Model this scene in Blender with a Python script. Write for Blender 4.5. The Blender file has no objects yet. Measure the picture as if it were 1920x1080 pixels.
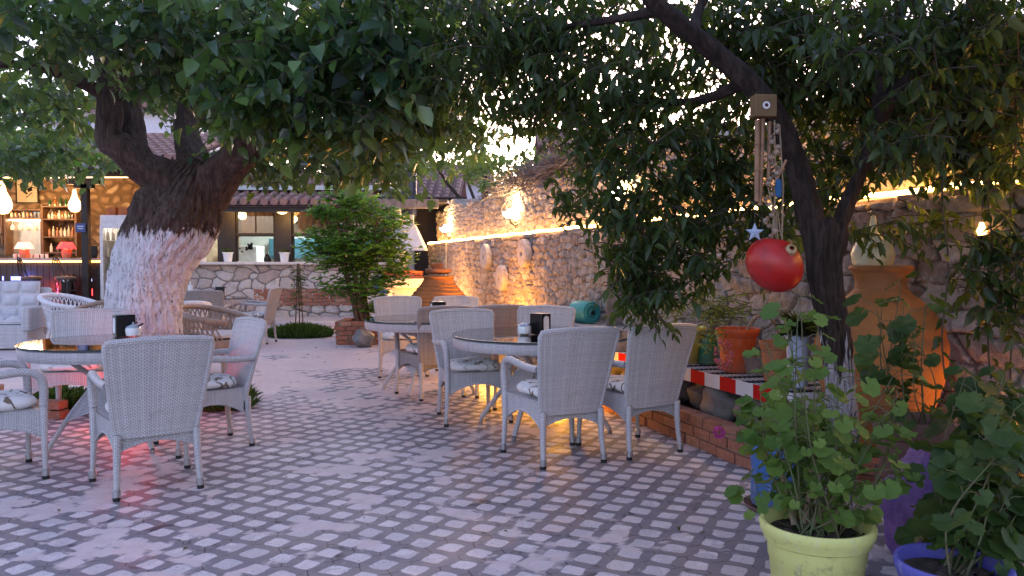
import bpy, math, random
import numpy as np
from mathutils import Vector, Matrix
R = math.radians; PI = math.pi
sc = bpy.context.scene
col = sc.collection
# ---------------------------------------------------------------- camera
H = 1.32
LAMP = .62
FPX = 1500.0
PITCH = math.atan(48 / FPX)
cam = bpy.data.cameras.new('camera'); cam.sensor_width = 36; cam.lens = FPX / 1920 * 36
cam.clip_start = .05; cam.clip_end = 600
camo = bpy.data.objects.new('camera', cam); col.objects.link(camo)
camo.location = (0, 0, H); camo.rotation_euler = (PI / 2 - PITCH, 0, 0)
sc.camera = camo
# ---------------------------------------------------------------- world, sun, exposure
SUN_EL, SUN_ROT = R(5.0), R(8)
w = bpy.data.worlds.new('World'); sc.world = w; w.use_nodes = True
nt = w.node_tree; nt.nodes.clear()
sky = nt.nodes.new('ShaderNodeTexSky'); sky.sky_type = 'NISHITA'; sky.sun_disc = False
sky.sun_elevation = SUN_EL; sky.sun_rotation = SUN_ROT; sky.dust_density = 2.0; sky.ozone_density = 2.0; sky.air_density = 1.0
hs = nt.nodes.new('ShaderNodeHueSaturation'); hs.inputs['Saturation'].default_value = .75
bg = nt.nodes.new('ShaderNodeBackground'); bg.inputs['Strength'].default_value = .15
mul = nt.nodes.new('ShaderNodeMix'); mul.data_type = 'RGBA'; mul.blend_type = 'MULTIPLY'; mul.inputs[0].default_value = 1
mul.inputs[7].default_value = (1.05, .92, 1.13, 1)
wo = nt.nodes.new('ShaderNodeOutputWorld')
nt.links.new(sky.outputs[0], hs.inputs['Color']); nt.links.new(hs.outputs[0], mul.inputs[6])
nt.links.new(mul.outputs[2], bg.inputs[0]); nt.links.new(bg.outputs[0], wo.inputs[0])
sl = bpy.data.lights.new('sun', 'SUN'); sl.energy = .12; sl.angle = R(25); sl.color = (1, .82, .86)
so = bpy.data.objects.new('sun', sl); col.objects.link(so)
so.rotation_euler = (R(-82), 0, R(-8))
sc.view_settings.view_transform = 'Standard'; sc.view_settings.look = 'None'
sc.view_settings.exposure = 2.82; sc.view_settings.gamma = 1
sc.render.engine = 'CYCLES'
sc.cycles.use_denoising = True
try: sc.cycles.denoiser = 'OPENIMAGEDENOISE'
except Exception: pass
sc.cycles.max_bounces = 6; sc.cycles.diffuse_bounces = 3; sc.cycles.glossy_bounces = 3
sc.cycles.transmission_bounces = 4; sc.cycles.transparent_max_bounces = 6
sc.cycles.caustics_reflective = False; sc.cycles.caustics_refractive = False
sc.cycles.sample_clamp_indirect = 4
sc.cycles.use_light_tree = True
random.seed(7); rng = np.random.default_rng(7)

# ---------------------------------------------------------------- photo helpers: real points seen at a pixel, at a depth or on a height
cp, sp_ = math.cos(PITCH), math.sin(PITCH)
def ray(px, py):
    a, b = (px - 960) / FPX, (540 - py) / FPX
    return Vector((a, cp + b * sp_, -sp_ + b * cp))
def at(px, py, Y):
    d = ray(px, py); return Vector((0, 0, H)) + d * (Y / d.y)
def on(px, py, z=0.0):
    d = ray(px, py); return Vector((0, 0, H)) + d * ((z - H) / d.z)
def wallx(Y): return 4.277 - .324 * Y
WD = Vector((-.324, 1, 0)).normalized(); WN = Vector((-WD.y, WD.x, 0))     # along the stone wall (away), and out of it (towards the yard)

# ---------------------------------------------------------------- mesh builder
class MB:
    def __init__(s): s.v = []; s.f = []; s.uv = []; s.m = []
    def add(s, vs, fs, uvs=None, m=0):
        b = len(s.v); s.v += [tuple(x) for x in vs]
        for i, f in enumerate(fs):
            s.f.append([b + k for k in f]); s.m.append(m)
            s.uv += list(uvs[i]) if uvs else [(vs[k][0], vs[k][1] + vs[k][2]) for k in f]
        return s
    def box(s, c, d, rot=0, m=0, M=None, taper=1.0):
        c = Vector(c); x, y, z = d[0] / 2, d[1] / 2, d[2] / 2
        P = [(-x, -y, -z), (x, -y, -z), (x, y, -z), (-x, y, -z), (-x * taper, -y * taper, z), (x * taper, -y * taper, z), (x * taper, y * taper, z), (-x * taper, y * taper, z)]
        Mx = M if M is not None else Matrix.Rotation(rot, 3, 'Z')
        vs = [Mx @ Vector(p) + c for p in P]
        X, Y, Z = d
        fs = [(0, 3, 2, 1), (4, 5, 6, 7), (0, 1, 5, 4), (1, 2, 6, 5), (2, 3, 7, 6), (3, 0, 4, 7)]
        q = lambda a, b: [(0, 0), (a, 0), (a, b), (0, b)]
        return s.add(vs, fs, [q(Y, X), q(X, Y), q(X, Z), q(Y, Z), q(X, Z), q(Y, Z)], m)
    def tube(s, pts, r, seg=8, cap=True, m=0, flat=1.0):
        pts = [Vector(p) for p in pts]; n = len(pts)
        rs = list(r) if isinstance(r, (list, tuple, np.ndarray)) else [r] * n
        up = Vector((0, 0, 1)); vs = []; L = 0; Ls = []
        t0 = (pts[1] - pts[0]).normalized()
        a = t0.cross(up); a = a if a.length > .1 else t0.cross(Vector((1, 0, 0))); a.normalize()
        for i, p in enumerate(pts):
            t = (pts[min(i + 1, n - 1)] - pts[max(i - 1, 0)]).normalized()
            a = a - t * a.dot(t); a.normalize(); b = t.cross(a)
            if i: L += (p - pts[i - 1]).length
            Ls.append(L)
            for k in range(seg):
                th = 2 * PI * k / seg
                vs.append(p + a * math.cos(th) * rs[i] + b * math.sin(th) * rs[i] * flat)
        fs = []; uv = []; C = 2 * PI * max(rs)
        for i in range(n - 1):
            for k in range(seg):
                k2 = (k + 1) % seg
                fs.append((i * seg + k, i * seg + k2, (i + 1) * seg + k2, (i + 1) * seg + k))
                u0, u1 = C * k / seg, C * (k + 1) / seg
                uv.append([(u0, Ls[i]), (u1, Ls[i]), (u1, Ls[i + 1]), (u0, Ls[i + 1])])
        if cap:
            fs.append(tuple(range(seg - 1, -1, -1))); uv.append([(0, 0)] * seg)
            fs.append(tuple((n - 1) * seg + k for k in range(seg))); uv.append([(0, 0)] * seg)
        return s.add(vs, fs, uv, m)
    def lathe(s, prof, seg=24, c=(0, 0, 0), m=0, cap=False, M=None):
        vs = []; n = len(prof); Ls = [0]
        for i in range(1, n): Ls.append(Ls[-1] + math.hypot(prof[i][0] - prof[i - 1][0], prof[i][1] - prof[i - 1][1]))
        Mx = M if M is not None else Matrix.Identity(3)
        for (r, z) in prof:
            for k in range(seg):
                th = 2 * PI * k / seg
                vs.append(Mx @ Vector((r * math.cos(th), r * math.sin(th), z)) + Vector(c))
        C = 2 * PI * max(p[0] for p in prof); fs = []; uv = []
        for i in range(n - 1):
            for k in range(seg):
                k2 = (k + 1) % seg
                fs.append((i * seg + k, i * seg + k2, (i + 1) * seg + k2, (i + 1) * seg + k))
                u0, u1 = C * k / seg, C * (k + 1) / seg
                uv.append([(u0, Ls[i]), (u1, Ls[i]), (u1, Ls[i + 1]), (u0, Ls[i + 1])])
        if cap:
            fs.append(tuple(range(seg - 1, -1, -1))); uv.append([(0, 0)] * seg)
            fs.append(tuple((n - 1) * seg + k for k in range(seg))); uv.append([(0, 0)] * seg)
        return s.add(vs, fs, uv, m)
    def grid(s, fn, nu, nv, m=0, su=1, sv=1, closed=False):
        vs = [fn(i / nu, j / nv) for j in range(nv + 1) for i in range(nu + 1)]; fs = []; uv = []
        for j in range(nv):
            for i in range(nu):
                a = j * (nu + 1) + i
                fs.append((a, a + 1, a + nu + 2, a + nu + 1))
                u0, u1, v0, v1 = i / nu * su, (i + 1) / nu * su, j / nv * sv, (j + 1) / nv * sv
                uv.append([(u0, v0), (u1, v0), (u1, v1), (u0, v1)])
        return s.add(vs, fs, uv, m)
    def slab(s, fn, nu, nv, th, m=0, su=1, sv=1):
        """closed slab: fn gives the mid surface, th its thickness along y"""
        for sg in (-1, 1):
            f = (lambda u, v, sg=sg: Vector(fn(u, v)) + Vector((0, sg * th / 2, 0)))
            s.grid(f if sg < 0 else (lambda u, v, f=f: f(1 - u, v)), nu, nv, m, su, sv)
        e = lambda u, v, k: Vector(fn(u, v)) + Vector((0, (k - .5) * th, 0))
        s.grid(lambda a, k: e(a, 1, k), nu, 1, m, su, th); s.grid(lambda a, k: e(1 - a, 0, k), nu, 1, m, su, th)
        s.grid(lambda a, k: e(1, 1 - a, k), nv, 1, m, sv, th); s.grid(lambda a, k: e(0, a, k), nv, 1, m, sv, th)
        return s
    def build(s, name, mats, parent=None, smooth=True, loc=None, bevel=0):
        me = bpy.data.meshes.new(name)
        me.from_pydata(s.v, [], s.f)
        uvl = me.uv_layers.new(name='UVMap'); uvl.data.foreach_set('uv', np.array(s.uv, dtype=np.float32).ravel())
        mats = mats if isinstance(mats, (list, tuple)) else [mats]
        for m_ in mats: me.materials.append(m_)
        if len(mats) > 1: me.polygons.foreach_set('material_index', s.m)
        if smooth:
            me.polygons.foreach_set('use_smooth', [True] * len(me.polygons))
            try: me.set_sharp_from_angle(angle=R(40))
            except Exception: pass
        me.update()
        o = bpy.data.objects.new(name, me); col.objects.link(o)
        if parent: o.parent = parent
        if loc is not None: o.location = loc
        if bevel:
            b = o.modifiers.new('bevel', 'BEVEL'); b.width = bevel; b.segments = 2; b.limit_method = 'ANGLE'
        return o
def tag(o, label=None, cat=None, group=None, kind=None):
    if label: o['label'] = label
    if cat: o['category'] = cat
    if group: o['group'] = group
    if kind: o['kind'] = kind
    return o
def thing(name, label, cat, loc=(0, 0, 0), rz=0, group=None):
    o = bpy.data.objects.new(name, None); col.objects.link(o); o.empty_display_size = .1
    o.location = loc; o.rotation_euler = (0, 0, rz)
    return tag(o, label, cat, group)
def dup(o, loc=None, rz=None, label=None, group=None, parent=None, scale=None):
    c = o.copy(); col.objects.link(c); c.parent = parent
    for ch in o.children: dup(ch, parent=c)
    if loc is not None: c.location = loc
    if rz is not None: c.rotation_euler = (0, 0, rz)
    if scale is not None: c.scale = scale
    if label: c['label'] = label
    if group: c['group'] = group
    return c
def spline(pts, n=24):
    """Catmull-Rom through pts (tuples of any length)"""
    P = np.array(pts, float); P = np.vstack([2 * P[0] - P[1], P, 2 * P[-1] - P[-2]]); out = []
    m = len(P) - 3
    for i in range(n + 1):
        t = i / n * m; k = min(int(t), m - 1); t -= k
        a, b, c, d = P[k:k + 4]
        out.append(.5 * ((2 * b) + (c - a) * t + (2 * a - 5 * b + 4 * c - d) * t * t + (3 * b - a - 3 * c + d) * t ** 3))
    return out

# ---------------------------------------------------------------- materials
class N:
    def __init__(s, name):
        s.mat = bpy.data.materials.new(name); s.mat.use_nodes = True; s.t = s.mat.node_tree; s.t.nodes.clear()
        s.out = s.t.nodes.new('ShaderNodeOutputMaterial'); s.p = s.t.nodes.new('ShaderNodeBsdfPrincipled')
        s.t.links.new(s.p.outputs[0], s.out.inputs[0])
    def n(s, typ, **k):
        x = s.t.nodes.new('ShaderNode' + typ)
        for a, b in k.items(): setattr(x, a, b)
        return x
    def l(s, a, b): s.t.links.new(a, b)
    def val(s, sock, v):
        if hasattr(v, 'is_output'): s.l(v, sock)
        else: sock.default_value = v
    def math(s, op, a, b=None, c=None):
        x = s.n('Math', operation=op); s.val(x.inputs[0], a)
        if b is not None: s.val(x.inputs[1], b)
        if c is not None: s.val(x.inputs[2], c)
        return x.outputs[0]
    def smooth(s, v, lo, hi, a=0., b=1.):
        x = s.n('MapRange', interpolation_type='SMOOTHSTEP'); s.val(x.inputs[0], v)
        x.inputs[1].default_value = lo; x.inputs[2].default_value = hi; x.inputs[3].default_value = a; x.inputs[4].default_value = b
        return x.outputs[0]
    def mix(s, f, a, b, mode='MIX'):
        x = s.n('Mix', data_type='RGBA', blend_type=mode); s.val(x.inputs[0], f)
        s.val(x.inputs[6], c4(a)); s.val(x.inputs[7], c4(b)); return x.outputs[2]
    def obj(s): return s.n('TexCoord').outputs['Object']
    def uv(s): return s.n('UVMap').outputs[0]
    def mapp(s, v, scale=(1, 1, 1), rot=(0, 0, 0)):
        x = s.n('Mapping'); s.l(v, x.inputs[0]); x.inputs['Scale'].default_value = scale; x.inputs['Rotation'].default_value = rot; return x.outputs[0]
    def noise(s, v, sc_=5, det=3, rough=.5, dist=0):
        x = s.n('TexNoise'); s.l(v, x.inputs['Vector']); x.inputs['Scale'].default_value = sc_; x.inputs['Detail'].default_value = det
        x.inputs['Roughness'].default_value = rough; x.inputs['Distortion'].default_value = dist; return x.outputs[0]
    def ramp(s, f, stops):
        x = s.n('ValToRGB'); s.l(f, x.inputs[0]); e = x.color_ramp.elements
        while len(e) < len(stops): e.new(.5)
        for i, (p, c) in enumerate(stops): e[i].position = p; e[i].color = c4(c)
        return x.outputs[0]
    def bump(s, h, st=.5, d=.01, prev=None):
        x = s.n('Bump'); x.inputs['Strength'].default_value = st; x.inputs['Distance'].default_value = d; s.l(h, x.inputs['Height'])
        if prev: s.l(prev, x.inputs['Normal'])
        s.l(x.outputs[0], s.p.inputs['Normal']); return x.outputs[0]
    def attr(s, nm): return s.n('Attribute', attribute_name=nm).outputs['Fac']
    def set(s, color=None, rough=None, metal=None, spec=None, coat=None, trans=None):
        if color is not None: s.val(s.p.inputs['Base Color'], c4(color))
        if rough is not None: s.val(s.p.inputs['Roughness'], rough)
        if metal is not None: s.p.inputs['Metallic'].default_value = metal
        if spec is not None: s.p.inputs['Specular IOR Level'].default_value = spec
        if coat is not None: s.p.inputs['Coat Weight'].default_value = coat
        if trans is not None: s.p.inputs['Transmission Weight'].default_value = trans
        return s
def c4(c):
    if hasattr(c, 'is_output'): return c
    return (*c, 1) if len(c) == 3 else c
def simple(name, c1, c2=None, sc_=8, rough=.6, bump=0, metal=0, spec=.5, coat=0, bs=None):
    m = N(name); v = m.obj()
    f = m.noise(v, sc_, 5, .6)
    m.set(m.mix(m.smooth(f, .3, .7), c1, c2 if c2 else tuple(x * .8 for x in c1)), rough, metal, spec, coat)
    if bump: m.bump(m.noise(v, bs or sc_ * 3, 4, .6), bump, .01)
    return m.mat
def emit(name, c, st, base=(.8, .8, .8)):
    m = N(name); m.set(base, .5); m.p.inputs['Emission Color'].default_value = c4(c); m.p.inputs['Emission Strength'].default_value = st * .7
    return m.mat
MT = {}
def wicker(name, hi, lo, pu=.026, pv=.0095):
    m = N(name); x = m.n('SeparateXYZ'); m.l(m.uv(), x.inputs[0]); u, v = x.outputs[0], x.outputs[1]
    vv = m.math('DIVIDE', v, pv); row = m.math('FLOOR', vv)
    off = m.math('MULTIPLY', m.math('MODULO', row, 2.0), .5)
    uu = m.math('ADD', m.math('DIVIDE', u, pu), off)
    a = m.math('ABSOLUTE', m.math('SINE', m.math('MULTIPLY', uu, PI)))
    b = m.math('SINE', m.math('MULTIPLY', m.math('FRACT', vv), PI))
    h = m.math('MULTIPLY', m.math('POWER', a, .6), m.math('POWER', b, .5))
    rib = m.n('TexWhiteNoise', noise_dimensions='1D'); m.l(m.math('FLOOR', m.math('DIVIDE', u, pu * .5)), rib.inputs['W'])
    nz = m.noise(m.obj(), 3, 3); nz2 = m.noise(m.obj(), 45, 3)
    strand = m.n('TexWhiteNoise', noise_dimensions='1D'); m.l(row, strand.inputs['W'])
    c = m.mix(m.smooth(h, .08, .6), lo, hi)
    c = m.mix(m.math('MULTIPLY', m.smooth(nz, .35, .7), .35), c, tuple(k * .62 for k in hi))
    c = m.mix(m.math('MULTIPLY', strand.outputs[0], .18), c, lo); c = m.mix(m.math('MULTIPLY', rib.outputs[0], .28), c, lo); c = m.mix(m.math('MULTIPLY', m.n('ObjectInfo').outputs['Random'], .14), c, lo); c = m.mix(m.math('MULTIPLY', m.smooth(m.noise(m.obj(), 9, 5, .7), .55, .75), .3), c, (.22, .19, .16))
    c = m.mix(m.math('MULTIPLY', m.smooth(nz2, .5, .75), .25), c, lo)
    m.set(c, .42, spec=.45); m.bump(h, .6, .005)
    return m.mat
MT['wick'] = wicker('pale_wicker', (.72, .69, .69), (.22, .20, .20))
MT['wickb'] = wicker('brown_wicker', (.36, .28, .24), (.09, .065, .05))
MT['wickw'] = wicker('white_wicker', (.72, .71, .72), (.2, .19, .2), .04, .02)
MT['metal'] = simple('brushed_metal', (.6, .6, .6), rough=.3, metal=1)
MT['black'] = simple('black_plastic', (.009, .009, .011), rough=.3, spec=.25)
MT['rubber'] = simple('black_rubber', (.012, .012, .012), rough=.7)
MT['white'] = simple('white_plastic', (.75, .75, .76), (.68, .67, .68), rough=.3)
MT['ceram'] = simple('white_ceramic', (.8, .8, .8), (.75, .75, .76), rough=.15, coat=.5)
def cushion_mat():
    m = N('printed_cushion_fabric'); v = m.obj()
    wv = m.n('TexWave', wave_type='RINGS'); m.l(m.mapp(v, (1, 1, .4)), wv.inputs[0]); wv.inputs['Scale'].default_value = 7; wv.inputs['Distortion'].default_value = 14
    wv.inputs['Detail'].default_value = 2; wv.inputs['Detail Scale'].default_value = 1.2
    line = m.smooth(wv.outputs['Fac'], .80, .93)
    gate = m.smooth(m.noise(v, 6, 2), .42, .52)
    c = m.mix(m.math('MULTIPLY', line, gate), (.74, .71, .68), (.2, .15, .11))
    m.set(c, .85, spec=.1); m.bump(m.noise(v, 18, 3), .5, .02)
    return m.mat
MT['cush'] = cushion_mat()
MT['tuft'] = simple('grey_white_cushion', (.6, .58, .6), (.5, .48, .5), rough=.9, bump=.2)
def glass_mat():
    m = N('table_glass'); m.set((.78, .86, .86), .03, spec=.9)
    g = m.n('BsdfGlossy'); g.inputs['Roughness'].default_value = .03
    t = m.n('BsdfTransparent'); t.inputs[0].default_value = (.86, .93, .92, 1)
    fr = m.n('Fresnel'); fr.inputs[0].default_value = 1.5
    mx = m.n('MixShader'); f = m.math('ADD', fr.outputs[0], .3); m.l(f, mx.inputs[0]); m.l(t.outputs[0], mx.inputs[1]); m.l(g.outputs[0], mx.inputs[2])
    m.l(mx.outputs[0], m.out.inputs[0]); return m.mat
MT['glass'] = glass_mat()
MT['glassedge'] = simple('dark_glass_edge', (.02, .05, .05), rough=.1)
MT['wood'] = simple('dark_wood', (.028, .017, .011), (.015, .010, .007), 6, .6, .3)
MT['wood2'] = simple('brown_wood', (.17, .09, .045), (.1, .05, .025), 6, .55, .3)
MT['greywood'] = simple('weathered_wood', (.2, .17, .15), (.12, .1, .09), 7, .8, .4)
MT['terra'] = simple('terracotta', (.42, .16, .07), (.32, .12, .06), 7, .8, .2)
MT['soil'] = simple('potting_soil', (.035, .024, .018), (.06, .04, .03), 25, .95, 1.0)
MT['steel'] = simple('stainless_steel', (.55, .55, .57), rough=.25, metal=1)

def stone_mat(name, cols, mortar, bscale=28, rough=.85, lo=.05, hi=.16):
    m = N(name); v = m.obj(); e = m.attr('edge'); r = m.attr('rnd')
    st = m.ramp(r, [(i / (len(cols) - 1), c) for i, c in enumerate(cols)])
    n1 = m.noise(v, bscale * .35, 5, .65); n2 = m.noise(v, bscale * 1.6, 4, .6)
    st = m.mix(m.math('MULTIPLY', m.smooth(n1, .45, .75), .55), st, tuple(x * .45 for x in cols[0]))
    st = m.mix(m.math('MULTIPLY', m.smooth(n2, .52, .72), .35), st, tuple(min(1, x * 1.5) for x in cols[-1]))
    ee = m.math('ADD', e, m.math('MULTIPLY', m.math('SUBTRACT', n2, .5), .16))
    c = m.mix(m.smooth(ee, lo, hi), m.mix(n2, mortar, tuple(x * .6 for x in mortar)), st)
    m.set(c, rough, spec=.25); m.bump(m.math('ADD', m.math('MULTIPLY', n2, .4), n1), .8, .02)
    return m.mat
MT['rubble'] = stone_mat('rubble_stone', [(.26, .21, .175), (.34, .275, .23), (.42, .355, .31), (.31, .24, .2), (.52, .46, .41)], (.18, .14, .115), 24, lo=.03, hi=.085)
MT['pale_rubble'] = stone_mat('pale_dressed_stone', [(.42, .36, .31), (.5, .45, .4), (.36, .28, .24), (.55, .5, .46)], (.2, .17, .16), 16, lo=.05, hi=.11)
MT['brick'] = stone_mat('old_brick', [(.26, .10, .06), (.33, .14, .09), (.22, .09, .06), (.38, .2, .13)], (.28, .22, .18), 22)
MT['barstone'] = stone_mat('brown_plastered_stone', [(.24, .15, .09), (.34, .24, .16), (.27, .17, .10), (.5, .4, .3)], (.2, .13, .08), 14, lo=.2, hi=.5)

# ---------------------------------------------------------------- masonry height field (one surface, each stone raised)
def masonry(name, p0, p1, z0, z1, cw, ch, seed, nu, nv, mat, parent=None, depth=.04, top=None, jit=.36, ex=2.6, ugrade=1.0, round_=.3, thick=.35, bond=False, rug=.3):
    r_ = np.random.default_rng(seed)
    p0, p1 = np.array(p0, float), np.array(p1, float); L = np.linalg.norm(p1 - p0); d = (p1 - p0) / L; n = np.array([-d[1], d[0]])
    uu = (np.linspace(0, 1, nu + 1) ** ugrade) * L; tt = np.linspace(0, 1, nv + 1)
    U, T = np.meshgrid(uu, tt)
    ztop = np.full(nu + 1, float(z1)) if top is None else np.array([top(x) for x in uu])
    Z = z0 + T * (ztop[None, :] - z0)
    nr = int(math.ceil((ztop.max() - z0) / ch)) + 4; ncx = int(math.ceil(L / cw)) + 6
    sx = np.zeros((nr, ncx)); sz = np.zeros((nr, ncx)); sr = r_.random((nr, ncx)); ss = r_.uniform(.72, 1.32, (nr, ncx))
    for j in range(nr):
        sx[j] = (np.arange(ncx) - 2 + .5 * (j % 2) + r_.uniform(-jit, jit, ncx)) * cw
        sz[j] = z0 + (j - 1 + .5 + r_.uniform(-jit * .6, jit * .6, ncx)) * ch
    if bond: ss[:] = 1
    wz = .0
    su_ = U + .25 * cw * np.sin(Z * 9 + U * 1.3) * (0 if bond else 1); sz_ = Z + .2 * ch * np.sin(U * 5 + 1.7 * np.sin(U * 1.9)) * (0 if bond else 1)
    F1 = np.full(U.shape, 9.); F2 = np.full(U.shape, 9.); ID = np.zeros(U.shape)
    J = np.floor((sz_ - z0) / ch).astype(int) + 1; I = np.floor(su_ / cw).astype(int) + 2
    for dj in (-2, -1, 0, 1, 2):
        for di in (-2, -1, 0, 1, 2):
            jj = np.clip(J + dj, 0, nr - 1); ii = np.clip(I + di, 0, ncx - 1)
            q = ss[jj, ii]
            dd = ((np.abs(su_ - sx[jj, ii]) / cw) ** ex + (np.abs(sz_ - sz[jj, ii]) / ch) ** ex) ** (1 / ex) / q
            m1 = dd < F1
            F2 = np.where(m1, F1, np.minimum(F2, dd)); ID = np.where(m1, sr[jj, ii], ID); F1 = np.where(m1, dd, F1)
    E = F2 - F1
    s_ = np.clip(E / round_, 0, 1); s_ = s_ * s_ * (3 - 2 * s_)
    Hh = s_ * (.45 + .55 * ((ID * 7.3) % 1)) * depth
    Hh += (np.sin(U * 37 + Z * 29) * np.sin(Z * 43 - U * 11)) * depth * .06
    fb = np.zeros(U.shape)
    for k in range(22):
        fq = r_.uniform(18, 120); aa = r_.uniform(0, 2 * PI); fb += np.sin(fq * (U * math.cos(aa) + Z * math.sin(aa)) + r_.uniform(0, 6) + ID * 9) / (fq / 18)
    Hh += fb * .0042 * rug * s_
    tl_ = (U - np.round(U / cw) * cw); Hh += s_ * rug * .12 * (np.sin(ID * 91) * (su_ - np.floor(su_ / cw) * cw - cw / 2) + np.cos(ID * 57) * (sz_ - np.floor(sz_ / ch) * ch - ch / 2)) * .9
    Hh += .02 * np.sin(U * 1.1 + seed) * np.sin(Z * 2 + seed)
    X = p0[0] + d[0] * U + n[0] * Hh; Y = p0[1] + d[1] * U + n[1] * Hh
    V = np.stack([X.ravel(), Y.ravel(), Z.ravel()], 1)
    a = (np.arange(nv)[:, None] * (nu + 1) + np.arange(nu)[None, :]).ravel()
    F = np.stack([a, a + nu + 1, a + nu + 2, a + 1], 1)[:, ::-1]
    # closing band: top and back
    top_i = np.arange(nu + 1) + nv * (nu + 1)
    nb = len(V)
    back = V[top_i].copy(); back[:, 0] = p0[0] + d[0] * uu - n[0] * thick; back[:, 1] = p0[1] + d[1] * uu - n[1] * thick
    back0 = back.copy(); back0[:, 2] = z0
    V = np.vstack([V, back, back0])
    k = np.arange(nu)
    F = np.vstack([F, np.stack([top_i[:-1], top_i[1:], nb + k + 1, nb + k], 1), np.stack([nb + k, nb + k + 1, nb + nu + 2 + k, nb + nu + 1 + k], 1)])
    vl = list(map(tuple, V)); fl = F.tolist()
    left = [j * (nu + 1) for j in range(nv + 1)] + [nb, nb + nu + 1]; right = [j * (nu + 1) + nu for j in range(nv + 1)] + [nb + nu, nb + 2 * nu + 1]
    fl.append(left); fl.append(right[::-1])
    me = bpy.data.meshes.new(name); me.from_pydata(vl, [], fl)
    for nm, arr in (('edge', np.concatenate([E.ravel(), np.full(2 * (nu + 1), .5)])), ('rnd', np.concatenate([ID.ravel(), np.full(2 * (nu + 1), .3)]))):
        at_ = me.attributes.new(nm, 'FLOAT', 'POINT'); at_.data.foreach_set('value', arr.astype(np.float32))
    me.materials.append(mat); me.polygons.foreach_set('use_smooth', [True] * len(me.polygons)); me.update()
    o = bpy.data.objects.new(name, me); col.objects.link(o)
    if parent: o.parent = parent
    return o

# ---------------------------------------------------------------- foliage
OV = np.array([(0, 0, 0), (-.42, .28, .10), (0, .3, 0), (.42, .28, .10), (-.36, .62, .08), (0, .65, -.02), (.36, .62, .08), (0, 1, -.08)], float)
OF = [(0, 2, 1), (0, 3, 2), (1, 2, 5, 4), (2, 3, 6, 5), (4, 5, 7), (5, 6, 7)]
a8 = [.22 + i * (2 * PI - .44) / 15 for i in range(16)]
_rr = lambda t, i: (.36 + .14 * abs(math.sin(t / 2)) ** .5) * (1 + .06 * (1 if i % 2 else -1))
RV = np.array([(0, .30, -.06)] + [(-.5 * _rr(t, i) * math.sin(t), .38 - .5 * _rr(t, i) * math.cos(t), .02 + .02 * math.sin(5 * t)) for i, t in enumerate(a8)] + [(-1.15 * _rr(t, i) * math.sin(t), .42 - 1.15 * _rr(t, i) * math.cos(t), .06 + .05 * math.sin(5 * t) + .03 * (i % 2)) for i, t in enumerate(a8)], float)
RF = [(0, i + 1, i + 2) for i in range(15)] + [(i + 1, i + 17, i + 18, i + 2) for i in range(15)]
QV = np.array([(0, 0, 0), (-.42, .45, .08), (0, 1, -.05), (.42, .45, .08)], float); QF = [(0, 2, 1), (0, 3, 2)]
def leaf_mesh(name, P, D, Nn, S, W, mat, parent=None, tmpl='O', twigs=None, twig_mat=None):
    """P base points, D leaf axes, Nn rough normals, S lengths, W width factor"""
    TV, TF = {'O': (OV, OF), 'R': (RV, RF), 'Q': (QV, QF)}[tmpl]
    P, D, Nn, S = (np.asarray(x, float) for x in (P, D, Nn, S)); n = len(P)
    D /= np.linalg.norm(D, axis=1)[:, None] + 1e-9
    X = np.cross(D, Nn); X /= np.linalg.norm(X, axis=1)[:, None] + 1e-9; Z = np.cross(X, D)
    cur = rng.uniform(-.15, .5, n)
    T = TV[None] * np.ones((n, 1, 1))
    T[:, :, 2] -= cur[:, None] * (TV[None, :, 1] ** 2) * .5
    T[:, :, 2] *= rng.uniform(.5, 1.8, n)[:, None]
    V = P[:, None] + S[:, None, None] * (T[:, :, 0:1] * X[:, None] * W + T[:, :, 1:2] * D[:, None] + T[:, :, 2:3] * Z[:, None])
    nvp = len(TV); V = V.reshape(-1, 3)
    faces = []
    off = np.arange(n) * nvp
    loops = np.concatenate([np.array(f) for f in TF]); lt = [len(f) for f in TF]
    LI = (off[:, None] + loops[None]).ravel(); tot = np.tile(lt, n)
    rv = np.repeat(rng.random(n), nvp)
    mi = np.zeros(len(tot), int)
    if twigs:
        tb = MB()
        for pts, r in twigs: tb.tube(pts, r, 3, False)
        b = len(V); V = np.vstack([V, np.array(tb.v)]); LI = np.concatenate([LI, np.concatenate([np.array(f) for f in tb.f]) + b])
        tot = np.concatenate([tot, [len(f) for f in tb.f]]); rv = np.concatenate([rv, np.full(len(tb.v), .5)]); mi = np.concatenate([mi, np.ones(len(tb.f), int)])
    me = bpy.data.meshes.new(name); me.vertices.add(len(V)); me.vertices.foreach_set('co', V.astype(np.float32).ravel())
    me.loops.add(len(LI)); me.loops.foreach_set('vertex_index', LI.astype(np.int32))
    me.polygons.add(len(tot)); st = np.concatenate([[0], np.cumsum(tot)[:-1]]); me.polygons.foreach_set('loop_start', st.astype(np.int32))
    try: me.polygons.foreach_set('loop_total', np.array(tot, np.int32))
    except Exception: pass
    me.materials.append(mat)
    if twigs: me.materials.append(twig_mat)
    me.polygons.foreach_set('material_index', mi.astype(np.int32)); me.polygons.foreach_set('use_smooth', [True] * len(tot))
    a = me.attributes.new('rnd', 'FLOAT', 'POINT'); a.data.foreach_set('value', rv.astype(np.float32))
    me.update(calc_edges=True); me.validate()
    o = bpy.data.objects.new(name, me); col.objects.link(o)
    if parent: o.parent = parent
    return o
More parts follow.
